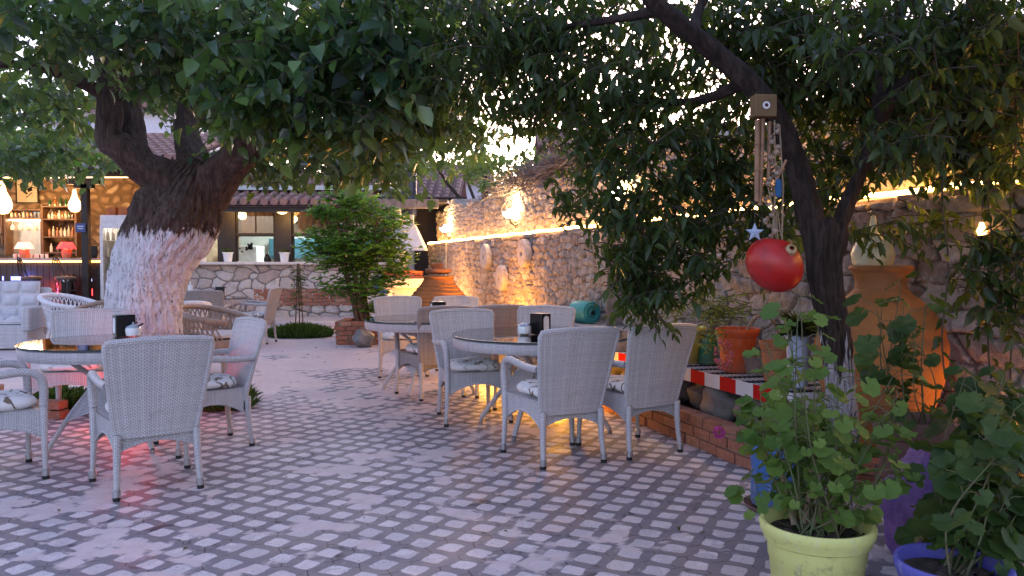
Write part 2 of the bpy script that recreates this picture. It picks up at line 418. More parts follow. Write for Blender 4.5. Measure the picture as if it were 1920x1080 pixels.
def leaf_mat(name, c1, c2, c3, rough=.38, trans=.35, spec=.35):
    m = N(name); r = m.attr('rnd'); c = m.ramp(r, [(0, c1), (.6, c2), (1, c3)])
    n = m.noise(m.obj(), 1.2, 2); c = m.mix(m.math('MULTIPLY', m.smooth(n, .4, .65), .5), c, c3)
    m.set(c, rough, spec=spec)
    tr = m.n('BsdfTranslucent'); m.l(m.mix(.5, c, (.25, .4, .05), 'MIX'), tr.inputs[0])
    mx = m.n('MixShader'); mx.inputs[0].default_value = trans; m.l(m.p.outputs[0], mx.inputs[1]); m.l(tr.outputs[0], mx.inputs[2]); m.l(mx.outputs[0], m.out.inputs[0])
    return m.mat
MT['leafL'] = leaf_mat('mulberry_leaf', (.012, .042, .030), (.026, .075, .035), (.10, .20, .045), .32, .38, .7)
MT['leafR'] = leaf_mat('cherry_leaf', (.012, .026, .008), (.02, .045, .011), (.045, .08, .02), .35, .3, .35)
MT['leafB'] = leaf_mat('bright_bush_leaf', (.04, .13, .015), (.07, .21, .025), (.15, .34, .04), .4, .45)
MT['leafY'] = leaf_mat('yellow_green_leaf', (.10, .16, .035), (.16, .22, .05), (.2, .26, .08), .45, .45)
MT['leafG'] = leaf_mat('geranium_leaf', (.04, .10, .018), (.07, .15, .028), (.17, .24, .05), .5, .35, .25)
MT['leafD'] = leaf_mat('dark_mallow_leaf', (.015, .038, .010), (.026, .058, .015), (.06, .10, .025), .5, .3, .25)
MT['twig'] = simple('twig_bark', (.07, .05, .035), rough=.9)
MT['stem'] = simple('green_stem', (.07, .10, .03), (.11, .08, .04), rough=.7)
def sprays(blobs, size, n_leaf=9, length=.55, droop=.6, up=None):
    """blobs: (centre, (rx,ry,rz), number of sprays). returns leaf arrays and twigs"""
    P, D, Nn, S, TW = [], [], [], [], []
    for c, rr, n in blobs:
        for _ in range(n):
            q = rng.normal(size=3); q /= np.linalg.norm(q); q *= rng.random() ** (1 / 2.2)
            a = np.array(c) + q * np.array(rr)
            th = rng.uniform(0, 2 * PI); d = np.array([math.cos(th), math.sin(th), rng.uniform(-.3, .5)])
            d = d / np.linalg.norm(d); Ls = length * rng.uniform(.6, 1.3); m = max(3, int(n_leaf * rng.uniform(.7, 1.3)))
            pts = []; p = a - d * Ls * .5; dd = d.copy(); st = Ls / m
            for k in range(m + 1):
                pts.append(tuple(p)); 
                if k:
                    sd = np.cross(dd, [0, 0, 1]); sd /= np.linalg.norm(sd) + 1e-9
                    ld = dd * rng.uniform(.2, .9) + sd * (1 if k % 2 else -1) * rng.uniform(.5, 1.1) + np.array([0, 0, -rng.uniform(.0, 1.1) * (droop + .25)])
                    P.append(p.copy()); D.append(ld); Nn.append(np.array([rng.normal() * .5, rng.normal() * .5, 1]) if up is None else up + rng.normal(size=3) * .5)
                    S.append(size * rng.uniform(.45, 1.35))
                dd = dd + np.array([0, 0, -droop * st * 1.6]); dd /= np.linalg.norm(dd); p = p + dd * st
            TW.append((pts[::2] if len(pts) > 4 else pts, .0035))
    return P, D, Nn, S, TW

# ================================================================ SETTING
def paving_mat():
    m = N('grid_paving'); v = m.obj(); s = 1 / .153
    rot = m.mapp(v, (s, s, s), (0, 0, R(27)))
    wn = m.n('TexNoise', noise_dimensions='3D'); m.l(v, wn.inputs['Vector']); wn.inputs['Scale'].default_value = 9; wn.inputs['Detail'].default_value = 3
    wsub = m.n('VectorMath', operation='SUBTRACT'); m.l(wn.outputs['Color'], wsub.inputs[0]); wsub.inputs[1].default_value = (.5, .5, .5)
    wsc = m.n('VectorMath', operation='SCALE'); m.l(wsub.outputs[0], wsc.inputs[0]); wsc.inputs['Scale'].default_value = .2
    wad = m.n('VectorMath', operation='ADD'); m.l(rot, wad.inputs[0]); m.l(wsc.outputs[0], wad.inputs[1])
    x = m.n('SeparateXYZ'); m.l(wad.outputs[0], x.inputs[0])
    zig = m.math('MULTIPLY', m.math('SINE', m.math('MULTIPLY', x.outputs[1], PI)), .035)
    zig2 = m.math('MULTIPLY', m.math('SINE', m.math('MULTIPLY', x.outputs[0], PI)), .035)
    fu = m.math('FRACT', m.math('ADD', x.outputs[0], zig)); fv = m.math('FRACT', m.math('ADD', x.outputs[1], zig2))
    du = m.math('ABSOLUTE', m.math('SUBTRACT', fu, .5)); dv = m.math('ABSOLUTE', m.math('SUBTRACT', fv, .5))
    e = 5.5
    r = m.math('POWER', m.math('ADD', m.math('POWER', du, e), m.math('POWER', dv, e)), 1 / e)
    fl = m.n('VectorMath', operation='FLOOR'); m.l(wad.outputs[0], fl.inputs[0]); cell = m.n('TexWhiteNoise', noise_dimensions='3D'); m.l(fl.outputs[0], cell.inputs['Vector'])
    cr = cell.outputs[0]
    n1 = m.noise(v, .75, 4, .55, .4); n5 = m.noise(v, 4.5, 3, .6, .5); n2 = m.noise(v, 14, 5, .7); n3 = m.noise(v, 70, 4, .7); n4 = m.noise(v, 2.2, 4, .6)
    edge = m.math('ADD', r, m.math('ADD', m.math('MULTIPLY', m.math('SUBTRACT', n2, .5), .12), m.math('MULTIPLY', m.math('SUBTRACT', cr, .5), .06)))
    lattice = m.smooth(edge, .300, .340)
    # dust film that hides the lattice in drifting patches
    yv = m.n('SeparateXYZ'); m.l(v, yv.inputs[0])
    far = m.smooth(yv.outputs[1], 5.5, 11.0, 0, .13)
    fsum = m.math('ADD', m.math('ADD', m.math('MULTIPLY', n1, .50), m.math('MULTIPLY', n5, .36)), m.math('ADD', m.math('MULTIPLY', n4, .24), far))
    film = m.smooth(fsum, .588, .625)
    fill = m.mix(cr, (.50, .455, .465), (.66, .60, .60)); fill = m.mix(m.smooth(n3, .55, .68), fill, (.22, .19, .2))
    joint = m.mix(n2, (.16, .145, .162), (.225, .205, .222))
    joint = m.mix(m.smooth(n5, .30, .38), (.06, .055, .065), joint)
    filmc = m.mix(n2, (.50, .405, .40), (.70, .595, .58))
    c = m.mix(lattice, fill, joint); c = m.mix(m.math('MULTIPLY', film, .93), c, filmc)
    # short black seams where two pavers meet
    sx = m.math('ABSOLUTE', m.math('SUBTRACT', m.math('ABSOLUTE', m.math('SUBTRACT', fu, .5)), .5))
    sy = m.math('ABSOLUTE', m.math('SUBTRACT', m.math('ABSOLUTE', m.math('SUBTRACT', fv, .5)), .5))
    sw = m.math('MULTIPLY', m.smooth(m.math('ABSOLUTE', m.math('ADD', m.math('SUBTRACT', sx, sy), m.math('MULTIPLY', m.math('SUBTRACT', n2, .5), .1))), .012, .035, 1, 0), m.smooth(m.math('MAXIMUM', sx, sy), .16, .2, 1, 0))
    sw = m.math('MULTIPLY', sw, m.math('MULTIPLY', m.smooth(cr, .35, .5), m.math('SUBTRACT', 1.0, film)))
    c = m.mix(m.math('MULTIPLY', sw, .85), c, (.01, .01, .012))
    dirt = m.smooth(m.noise(v, 1.3, 5, .7, .8), .6, .72); c = m.mix(m.math('MULTIPLY', dirt, .25), c, (.12, .09, .1))
    m.set(c, m.smooth(n4, .35, .65, .50, .72), spec=.4)
    h = m.math('ADD', m.math('MULTIPLY', lattice, .35), m.math('ADD', m.math('MULTIPLY', n2, .5), m.math('MULTIPLY', n3, .25)))
    h = m.math('SUBTRACT', h, sw); m.bump(h, .55, .012)
    return m.mat
g = MB()
nx, ny = 1, 1
g.add([(-60, -20, 0), (60, -20, 0), (60, 120, 0), (-60, 120, 0)], [(0, 1, 2, 3)])
ground = g.build('ground', paving_mat(), smooth=False); tag(ground, kind='structure')

# --- low curved brick kerb of the planting bed
KP = [(2.35, 4.15), (1.82, 4.55), (1.56, 5.1), (1.28, 5.95), (.92, 7.0), (.42, 8.05), (-.16, 9.1), (-.85, 10.4), (-1.45, 11.6), (-1.85, 12.4)]
KS = [Vector((p[0], p[1], 0)) for p in spline(KP, 160)]
def poly_len(P):
    L = [0]
    for i in range(1, len(P)): L.append(L[-1] + (P[i] - P[i - 1]).length)
    return L
def brick_run(name, P, hts, bl, bh, bw, label, cat, seed=3):
    """courses of separate-looking bricks along a polyline, one wall"""
    rr = random.Random(seed); L = poly_len(P); mb = MB(); ed = []; rd = []
    def pos(s):
        s = max(0, min(L[-1] - 1e-4, s)); k = next(i for i in range(1, len(L)) if L[i] >= s); t = (s - L[k - 1]) / (L[k] - L[k - 1] + 1e-9)
        return P[k - 1].lerp(P[k], t), (P[k] - P[k - 1]).normalized()
    nc = hts
    for c in range(nc):
        s = -bl * (.5 if c % 2 else 0)
        while s < L[-1]:
            ln = bl * rr.uniform(.85, 1.08); p, d = pos(s + ln / 2)
            n = Vector((-d.y, d.x, 0)); p = p + n * rr.uniform(-.008, .008)
            b0 = len(mb.v); mb.box((p.x, p.y, bh * (c + .5) + rr.uniform(-.002, .002)), (ln - .014, bw, bh - .012), math.atan2(d.y, d.x) + rr.uniform(-.02, .02))
            q = rr.random(); ed += [.5] * (len(mb.v) - b0); rd += [q] * (len(mb.v) - b0)
            s += ln
    b0 = len(mb.v)
    def core(u, v):
        p, d = pos(u * L[-1]); n = Vector((-d.y, d.x, 0)); k = v * 3
        off = [(-.5, 0), (-.5, 1), (.5, 1), (.5, 0)][int(round(k))]
        return p + n * off[0] * (bw - .03) + Vector((0, 0, off[1] * (bh * nc - .010)))
    mb.grid(core, 90, 3); ed += [0.] * (len(mb.v) - b0); rd += [.3] * (len(mb.v) - b0)
    o = mb.build(name, MT['brick'], smooth=False, bevel=0)
    for nm, arr in (('edge', ed), ('rnd', rd)):
        a = o.data.attributes.new(nm, 'FLOAT', 'POINT'); a.data.foreach_set('value', np.array(arr, np.float32))
    return tag(o, label, cat)
brick_run('brick_kerb', KS, 3, .21, .078, .13, 'low curving red brick kerb between the paving and the planting bed', 'kerb')
# planting bed soil
b = MB(); W0 = 26
inner = [KS[int(i * (len(KS) - 1) / W0)] for i in range(W0 + 1)]
b.grid(lambda u, v: (lambda a, y: Vector((a.x + (wallx(a.y) + .1 - a.x) * v, a.y, .17 + .03 * math.sin(9 * u + 5 * v) + .02 * math.sin(31 * u * v))))(inner[int(round(u * W0))], 0), W0, 10)
tag(b.build('planting_bed_soil', MT['soil']), kind='structure')

# --- the long rubble garden wall: lower part with a ledge, upper part set back
gw = thing('garden_wall', 'long rubble stone garden wall with a lit ledge running down the right side of the yard', 'stone wall')
YA, YB = 3.2, 19.4
p0, p1 = (wallx(YB), YB), (wallx(YA), YA)
PM_ = (wallx(7.6), 7.6)
masonry('lower_masonry', p1, PM_, 0, 1.72, .36, .15, 17, 520, 150, MT['rubble'], gw, depth=.045, ex=5.5, jit=.33, round_=.14, rug=1.0)
masonry('lower_masonry', PM_, p0, 0, 1.72, .175, .105, 11, 760, 150, MT['rubble'], gw, depth=.05, ugrade=1.2, ex=4, jit=.42, round_=.15, rug=1.0)
ub = Vector((p1[0], p1[1], 0)) - WN * .22; ut = Vector((p0[0], p0[1], 0)) - WN * .22
def wtop(u): return 2.62 + .10 * math.sin(u * 1.3) + .06 * math.sin(u * 3.7 + 1) + .04 * math.sin(u * 9.1) - .15 * max(0, (u - 14) / 3)
masonry('upper_masonry', (ub.x, ub.y), (ut.x, ut.y), 1.60, 2.6, .165, .10, 5, 860, 96, MT['rubble'], gw, depth=.05, ex=4, jit=.42, round_=.15, rug=1.0, top=wtop, ugrade=1.35)
lg = MB(); rr = random.Random(4); s = 0; Lw = (Vector(p0) - Vector(p1)).length
while s < Lw:
    ln = rr.uniform(.28, .5); c = Vector((p1[0], p1[1], 0)) + WD * (s + ln / 2) - WN * .13
    lg.box((c.x, c.y, 1.735 + rr.uniform(-.006, .006)), (.30 + rr.uniform(0, .04), ln - .012, .05), math.atan2(WD.y, WD.x) - PI / 2 + rr.uniform(-.03, .03)); s += ln
lo = lg.build('ledge', MT['rubble'], gw, smooth=False, bevel=.008)
for nm, v_ in (('edge', .5), ('rnd', .7)):
    a = lo.data.attributes.new(nm, 'FLOAT', 'POINT'); a.data.foreach_set('value', np.full(len(lo.data.vertices), v_, np.float32))

# --- rope light on the ledge
rope_m = emit('warm_rope_light', (1, .48, .13), 12)
rp = []
for i in range(220):
    s = Lw * i / 219; p = Vector((p1[0], p1[1], 0)) + WD * s + WN * (.02 + .012 * math.sin(s * 3.1) + .008 * math.sin(s * 7.7)); rp.append((p.x, p.y, 1.782 + .006 * math.sin(s * 5)))
tag(MB().tube(rp, .017, 6).build('rope_light', rope_m), 'glowing warm rope light lying along the stone wall ledge', 'rope light')

# --- dry brush piled on top of the wall
bm = MB(); rr = random.Random(8)
for i in range(1500):
    Y = rr.uniform(9.5, 14.6) if i < 1200 else rr.uniform(8, 16); x = wallx(Y) + .22
    p = Vector((x + rr.uniform(-.05, .3), Y, wtop(0) + rr.uniform(-.12, .16) + .10 * math.sin((Y - 8) * .6)))
    d = Vector((rr.uniform(-.5, .2), rr.uniform(-1, 1), rr.uniform(-.28, .22))).normalized() * rr.uniform(.2, .55)
    bm.tube([p - d, p + Vector((0, 0, rr.uniform(0, .05))), p + d], .005, 3, False)
tag(bm.build('dry_brush', simple('dry_brush_twigs', (.22, .18, .16), (.10, .08, .07), rough=.9)), 'dry brushwood piled along the top of the wall', 'brushwood', kind='stuff')

# --- millstones hung on the wall
ms_m = simple('grey_millstone', (.50, .47, .46), (.36, .33, .33), 14, .85, .7)
def millstone(px, py, r, label):
    d = ray(px, py); Yw = 4.277 / (d.x / d.y + .324); c = at(px, py, Yw) + WN * .09
    t = thing('millstone', label, 'millstone', c, 0, 'old millstones hung on the wall')
    M3 = Matrix((WD, Vector((0, 0, 1)), WN)).transposed()
    prof = [(.045, -.05), (.045, .045), (.05, .05), (r * .55, .055), (r - .015, .05), (r, .035), (r + .004, 0), (r, -.05), (.045, -.05)]
    MB().lathe(prof, 36, M=M3).build('stone_disc', ms_m, t)
    MB().lathe([(.04, -.02), (.04, .01), (.0, .012)], 12, M=M3).build('hub_hole', MT['black'], t)
millstone(920, 481, .225, 'round millstone hung highest and furthest left on the rubble wall')
millstone(950, 521, .215, 'lowest of the three millstones, hanging below and between the other two')
millstone(993, 475, .215, 'round millstone nearest the hanging foliage, with a small second hole')

# --- wall sconces
bulb_m = emit('sconce_bulb', (1, .78, .42), 60)
shade_m = N('frosted_glass_bowl'); shade_m.set((.9, .8, .6), .4); shade_m.p.inputs['Emission Color'].default_value = (1, .72, .35, 1); shade_m.p.inputs['Emission Strength'].default_value = 7; shade_m = shade_m.mat
iron = simple('wrought_iron', (.04, .025, .018), rough=.5, metal=.4)
def point(name, loc, col_, W, r=.05, parent=None):
    l = bpy.data.lights.new(name, 'POINT'); l.energy = W * LAMP; l.color = col_; l.shadow_soft_size = r
    o = bpy.data.objects.new(name, l); col.objects.link(o); o.location = loc
    if parent: o.parent = parent
    return o
def sconce(px, py, label, W=9):
    d = ray(px, py); Yw = (4.277 + .25) / (d.x / d.y + .324); c = at(px, py, Yw) + WN * .18
    t = thing('wall_sconce', label, 'wall lamp', c, math.atan2(WN.y, WN.x), 'lamps on the upper wall')
    MB().lathe([(.02, -.07), (.06, -.06), (.105, -.02), (.125, .03), (.118, .03), (.095, -.012), (.02, -.055)], 20).build('glass_bowl', shade_m, t)
    MB().lathe([(.001, .0), (.03, .012), (.04, .045), (.03, .08), (.001, .095)], 12).build('bulb', bulb_m, t)
    MB().tube([(-.16, 0, -.16), (-.10, 0, -.20), (-.02, 0, -.15), (0, 0, -.07)], .014, 6).box((-.17, 0, -.12), (.02, .07, .18)).lathe([(.001, -.09), (.055, -.075), (.055, -.065), (.001, -.06)], 12).build('bracket', iron, t)
    point('lamp', (.0, 0, .14), (1, .66, .32), W, .06, t)
sconce(849, 430, 'small bright wall lamp nearest the tiled roof, above the rope light')
sconce(975, 402, 'bright iron wall lamp above the millstones', 11)
sconce(1184, 366, 'wall lamp mostly hidden behind the drooping cherry leaves', 9)

# ================================================================ BUILDINGS AT THE BACK
YK = 18.0
def X(px, Y=YK): return at(px, 540, Y).x
def Z(py, Y=YK): return at(960, py, Y).z
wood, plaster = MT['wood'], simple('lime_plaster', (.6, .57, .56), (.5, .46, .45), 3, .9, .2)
tile_m = simple('old_roof_tile', (.30, .17, .13), (.2, .12, .11), 5, .8, .3)
def tiles(mb, x0, x1, y0, z0, y1, z1, rows=10, w_=.21):
    nx_ = int((x1 - x0) / w_)
    for j in range(rows):
        for i in range(nx_):
            t0, t1 = j / rows, (j + 1.25) / rows; x = x0 + (i + .5) * (x1 - x0) / nx_ + random.uniform(-.01, .01)
            a = Vector((x, y0 + (y1 - y0) * t0, z0 + (z1 - z0) * t0 + .07 + random.uniform(-.006, .006))); b_ = Vector((x, y0 + (y1 - y0) * min(1, t1), z0 + (z1 - z0) * min(1, t1) + .045))
            mb.tube([a, b_], [.085, .07], 8, True)
    mb.add([(x0, y0, z0), (x1, y0, z0), (x1, y1, z1), (x0, y1, z1)], [(0, 1, 2, 3)])
    mb.add([(x0, y0, z0 - .04), (x1, y0, z0 - .04), (x1, y1, z1 - .04), (x0, y1, z1 - .04)], [(3, 2, 1, 0)])

# --- kitchen house with the stone dado and windows
kh = thing('kitchen_house', 'low stone and timber kitchen building with tiled eaves behind the thin sapling', 'building')
kx0, kx1 = X(352), X(745)
zs = Z(492)
masonry('stone_dado', (kx1, YK), (kx0, YK), 0, zs - .05, .34, .23, 21, 330, 110, MT['pale_rubble'], kh, depth=.045, jit=.3, ex=2.3)
bb = masonry('brick_band', (kx1 - .02, YK - .012), (kx0 + 1.5, YK - .012), Z(573), Z(541), .25, .075, 22, 300, 40, MT['brick'], kh, depth=.05, jit=.05, ex=6, bond=True, thick=.03, round_=.2)
MB().box(((kx0 + kx1) / 2, YK - .02, zs - .02), (kx1 - kx0 + .1, .34, .06)).build('window_sill', simple('pale_marble_sill', (.62, .56, .52), rough=.5), kh, bevel=.008)
fr = MB()
zt = Z(388)
posts = [(352, 372), (410, 442), (515, 547), (628, 650), (700, 722)]
for a, c in posts: fr.box((X((a + c) / 2), YK + .08, (zs + zt) / 2), ((c - a) / FPX * YK, .14, zt - zs))
fr.box(((kx0 + kx1) / 2, YK + .06, zt + .1), (kx1 - kx0, .24, .26)); 
for k in range(len(posts) - 1):
    xa, xb = X(posts[k][1]), X(posts[k + 1][0]); fr.box(((xa + xb) / 2, YK + .08, Z(440)), (xb - xa, .1, .075))
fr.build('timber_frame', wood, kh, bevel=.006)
cur = simple('brown_curtain', (.20, .11, .065), (.13, .07, .045), 3, .85)
pane = N('window_pane'); pane.set((.5, .5, .5), .05)
_g = pane.n('BsdfGlossy'); _g.inputs['Roughness'].default_value = .04; _t = pane.n('BsdfTransparent'); _x = pane.n('MixShader'); _x.inputs[0].default_value = .10
pane.l(_t.outputs[0], _x.inputs[1]); pane.l(_g.outputs[0], _x.inputs[2]); pane.l(_x.outputs[0], pane.out.inputs[0]); pane = pane.mat
for k in range(len(posts) - 1):
    xa, xb = X(posts[k][1]), X(posts[k + 1][0]); wd_ = xb - xa
    wv = MB().grid(lambda u, v: Vector((xa + wd_ * u, YK + .22 + .015 * math.sin(u * 40), Z(440) + (zt - Z(440)) * v)), 60, 2).build('curtain', cur, kh)
    f = MB().box(((xa + xb) / 2, YK + .1, (Z(440) + zt) / 2 + .02), (.03, .05, zt - Z(440) - .06)).box((xa + .02, YK + .1, (zs + zt) / 2), (.04, .05, zt - zs - .06)).box((xb - .02, YK + .1, (zs + zt) / 2), (.04, .05, zt - zs - .06)).build('window', wood, kh)
    MB().box(((xa + xb) / 2, YK + .085, (Z(440) + zt) / 2), (wd_ - .02, .006, zt - Z(440) - .06)).build('pane', pane, f)
# kitchen interior shell
ki = MB(); ix0, ix1 = kx0, kx1
ki.box(((ix0 + ix1) / 2, YK + 3.2, 1.6), (ix1 - ix0, .1, 3.2)); ki.box((ix0, YK + 1.6, 1.6), (.1, 3.1, 3.2)); ki.box((ix1, YK + 1.6, 1.6), (.1, 3.1, 3.2)); ki.box(((ix0 + ix1) / 2, YK + 1.6, 3.0), (ix1 - ix0, 3.1, .1))
ki.build('inner_walls', simple('kitchen_plaster', (.5, .52, .5), (.42, .45, .44), 3), kh)
MB().box(((ix0 + ix1) / 2 + .4, YK + 2.9, Z(462)), (ix1 - ix0 - 1.2, .3, .5)).build('wall_cabinet', simple('teal_slatted_cabinet', (.05, .16, .22), (.03, .1, .15), 20, .4), kh)
rt = MB(); rx0, rx1 = X(325), X(705)
tiles(rt, rx0, rx1, YK - .75, Z(384, YK - .75), YK + 2.6, Z(384, YK - .75) + .95, 9)
rt.build('roof', tile_m, kh, smooth=True)
MB().box(((rx0 + rx1) / 2, YK - .66, Z(384, YK - .75) - .09), (rx1 - rx0, .05, .12)).build('fascia', wood, kh)
point('kitchen_light', ((X(470) + X(560)) / 2, YK + 1.4, 2.75), (.9, 1, .95), 60, .3, kh)
# things in the kitchen window
kf = thing('kitchen_fridge', 'white kitchen fridge covered in black stickers behind the window sill', 'fridge', (X(456, YK + .9), YK + .9, 0))
wf = (489 - 438) / FPX * (YK + .9) * 1.02
MB().box((0, .3, .85), (wf, .6, 1.72)).build('cabinet', simple('fridge_enamel', (.8, .84, .86), rough=.3), kf, bevel=.02)
for (px, py, w_, h_) in [(445, 450, .07, .09), (447, 461, .05, .04), (450, 466, .05, .03), (445, 472, .07, .03), (455, 472, .06, .03), (470, 463, .13, .13), (463, 466, .05, .1), (473, 457, .06, .05), (466, 458, .03, .05)]:
    MB().box((X(px, YK + .9) - X(456, YK + .9), -.004, Z(py, YK + .9)), (w_, .006, h_), taper=.8).build('sticker', MT['black'], kf)
def planter_white(px, label, Y_=YK - .05, zz=None):
    t = thing('white_flowerpot', label, 'flowerpot', (X(px, Y_), Y_, zs + .012), 0, 'white pots on the window sill')
    MB().lathe([(0, 0), (.085, 0), (.11, .19), (.125, .19), (.125, .215), (.1, .215), (.1, .19), (0, .18)], 16).build('pot', MT['ceram'], t)
    P, D, Nn, S, TW = sprays([((0, 0, .27), (.09, .09, .05), 10)], .05, 6, .16, .6)
    leaf_mesh('plant', P, D, Nn, S, .8, MT['leafD'], t, 'Q', TW, MT['stem'])
planter_white(379, 'small white pot on the kitchen sill beside the big trunk')
planter_white(428, 'small white flowerpot on the sill just left of the stickered fridge')
planter_white(534, 'small white flowerpot on the sill between the fridge and the round bush')
kt = thing('kettle', 'small dark kettle with a round lid on the kitchen sill right of the fridge', 'kettle', (X(497), YK + .2, zs + .0))
MB().lathe([(0, 0), (.07, 0), (.085, .05), (.07, .12), (.045, .15), (.05, .17), (.03, .2), (.012, .21), (.012, .23), (0, .235)], 16).build('body', MT['black'], kt)
MB().tube([(.07, 0, .05), (.13, 0, .08), (.12, 0, .14), (.06, 0, .14)], .008, 6).build('handle', MT['black'], kt)
def eave_lamp(px, py, label):
    Y_ = YK - .35; t = thing('eave_lamp', label, 'hanging lamp', at(px, py, Y_), 0, 'lamps under the kitchen eaves')
    em = MT.get('dome') or emit('glowing_dome', (1, .5, .1), 1.1); MT['dome'] = em
    MB().lathe([(.0, -.10), (.07, -.09), (.13, -.04), (.165, .03), (.0, .03)], 20).build('dome_shade', em, t)
    MB().lathe([(.17, .03), (.172, .045), (.05, .07), (.012, .1), (.012, .34), (0, .34)], 16).build('fitting', MT['black'], t)
    point('lamp', (0, 0, -.16), (1, .62, .25), 3.5, .1, t)
eave_lamp(429, 386, 'glowing yellow dome lamp under the eave beside the trunk')
eave_lamp(529, 393, 'glowing yellow dome lamp under the eave beside the round bush')
# pavement step in front of the kitchen
MB().box(((X(300) + X(745)) / 2, 17.15, .05), (X(745) - X(300), 1.66, .10)).build('pavement_step', simple('concrete_step', (.5, .45, .45), (.42, .38, .38), 4, .7, .3), bevel=.01)
bpy.data.objects['pavement_step']['kind'] = 'structure'

# --- the bar: raised floor, timber front, stone back wall
YBf, YBb = 18.0, 20.6
bar = thing('bar_building', 'open fronted stone bar with a raised floor and dark beam left of the big tree', 'building')
bx0, bx1 = X(-260), X(345)
MB().box(((bx0 + bx1) / 2, (17.1 + YBb) / 2, .22), (bx1 - bx0, YBb - 17.1, .44)).build('raised_floor', simple('dark_floor', (.05, .035, .03), (.03, .02, .02), 4, .5), bar)
masonry('back_wall', (bx1, YBb), (bx0, YBb), .44, 4.0, .34, .22, 31, 380, 150, MT['barstone'], bar, depth=.035, jit=.34, ex=2.2)
masonry('side_wall', (bx1 + .05, YK + .05), (bx1 + .05, YBb), .0, 3.6, .46, .30, 33, 90, 110, MT['barstone'], bar, depth=.03, jit=.34, ex=2.2)
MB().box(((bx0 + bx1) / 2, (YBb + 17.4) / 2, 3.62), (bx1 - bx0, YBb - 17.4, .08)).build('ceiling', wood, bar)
pm = MB(); zb = Z(333)
pm.box((X(152), 18.25, (zb + .44) / 2), (.15, .15, zb - .44)); pm.box((X(149), 18.25, zb - .06), (.72, .16, .14)); pm.box((X(150), 18.25, zb - .17), (.42, .15, .1))
pm.build('post', wood, bar, bevel=.008)
MB().box(((bx0 + bx1) / 2, 18.2, zb + .13), (bx1 - bx0, .22, .26)).box(((bx0 + bx1) / 2, 17.35, zb + .2), (bx1 - bx0, .06, .16)).build('eave_beam', wood, bar, bevel=.01)
MB().box(((bx0 + bx1) / 2, 18.07, zb + .012), (bx1 - bx0, .04, .02)).build('light_strip', emit('dim_strip', (1, .6, .3), 1.2), bar)
rt = MB(); tiles(rt, X(195, 17.3), X(345, 17.3), 17.3, zb + .28, 20.9, zb + 1.35, 10); rt.build('roof', tile_m, bar)
rt = MB(); tiles(rt, X(-260, 17.6), X(195, 17.3) - .02, 17.6, zb + .42, 20.9, zb + 1.35, 9); rt.build('roof', tile_m, bar)
for (px, py, W_) in ((30, 372, 15), (105, 372, 15), (180, 372, 12), (-40, 372, 12)): point('bar_light', at(px, py, 19.2), (1, .56, .2), W_, .1, bar)

# counter
zc = Z(484, 18.35)
ct = thing('bar_counter', 'long dark plank bar counter with a glowing amber strip under its top', 'bar counter')
cx0, cx1 = bx0 + .2, X(187, 18.35)
MB().box(((cx0 + cx1) / 2, 18.62, zc - .025), (cx1 - cx0, .62, .05)).build('worktop', simple('worktop', (.42, .34, .32), (.3, .24, .22), 5, .35), ct, bevel=.008)
pf = MB(); xx = cx0; rr = random.Random(2)
while xx < cx1 - .05: pf.box((xx + .07, 18.46 + rr.uniform(-.004, .004), (.44 + zc - .12) / 2), (.132, .03, zc - .12 - .44)); xx += .14
pf.build('plank_front', simple('dark_planks', (.06, .035, .022), (.03, .018, .012), 5, .5, .3), ct, bevel=.003)
MB().box(((cx0 + cx1) / 2, 18.40, zc - .075), (cx1 - cx0, .02, .05)).build('light_strip', emit('amber_strip', (1, .42, .06), 1.6), ct)
for (px, c_, h_) in ((64, (1, .05, .03), .2), (81, (1, .05, .03), .2), (108, (1, .03, .12), .28), (172, (1, .03, .03), .16), (30, (.08, .1, 1), .09), (6, (.1, .12, 1), .1), (171, (.5, .55, 1), .06)):
    key = 'g%d' % px
    yy = 548 if c_[0] == 1 else 522
    if px == 171: yy = 525
    wx = .03 if px != 30 else .22
    MB().box((X(px, 18.44), 18.44, Z(yy + (0 if h_ < .25 else -6), 18.44)), (wx, .012, h_)).build('glow_lamp', emit(key, c_, 1.4), ct)
point('red_glow', (X(75), 18.2, .75), (1, .05, .04), 2.0, .1, ct); point('blue_glow', (X(25), 18.3, 1.0), (.1, .15, 1), 1.5, .1, ct)

# display fridge
df = thing('drinks_fridge', 'tall white framed glass door drinks fridge between bar counter and trunk', 'fridge', (X(222, 18.3), 18.3, .44))
fw, fh = .86, Z(403, 18.3) - .44
fm = simple('fridge_white', (.72, .70, .72), rough=.35)
MB().box((0, .72, fh / 2), (fw, .05, fh)).box((-fw / 2 + .03, .38, fh / 2), (.06, .64, fh)).box((fw / 2 - .03, .38, fh / 2), (.06, .64, fh)).box((0, .38, .06), (fw - .12, .64, .12)).box((0, .36, fh - .12), (fw - .12, .68, .24)).build('cabinet', fm, df, bevel=.006)
MB().box((-fw / 2 + .055, .02, (fh - .2) / 2), (.07, .04, fh - .28)).box((fw / 2 - .055, .02, (fh - .2) / 2), (.07, .04, fh - .28)).box((0, .02, .07), (fw - .18, .04, .07)).box((0, .02, fh - .27), (fw - .18, .04, .07)).build('door_frame', fm, df)
MB().box((0, .03, fh / 2 - .08), (fw - .18, .006, fh - .4)).build('door_glass', pane, df)
for k in range(4): MB().box((0, .4, .3 + k * .36), (fw - .13, .56, .012)).build('shelf', MT['steel'], df)
bg_ = simple('brown_bottle_glass', (.10, .04, .015), rough=.1, coat=.6); gg_ = simple('green_bottle_glass', (.03, .09, .03), rough=.1, coat=.6); pg_ = simple('pale_bottle', (.5, .42, .3), rough=.2, coat=.5)
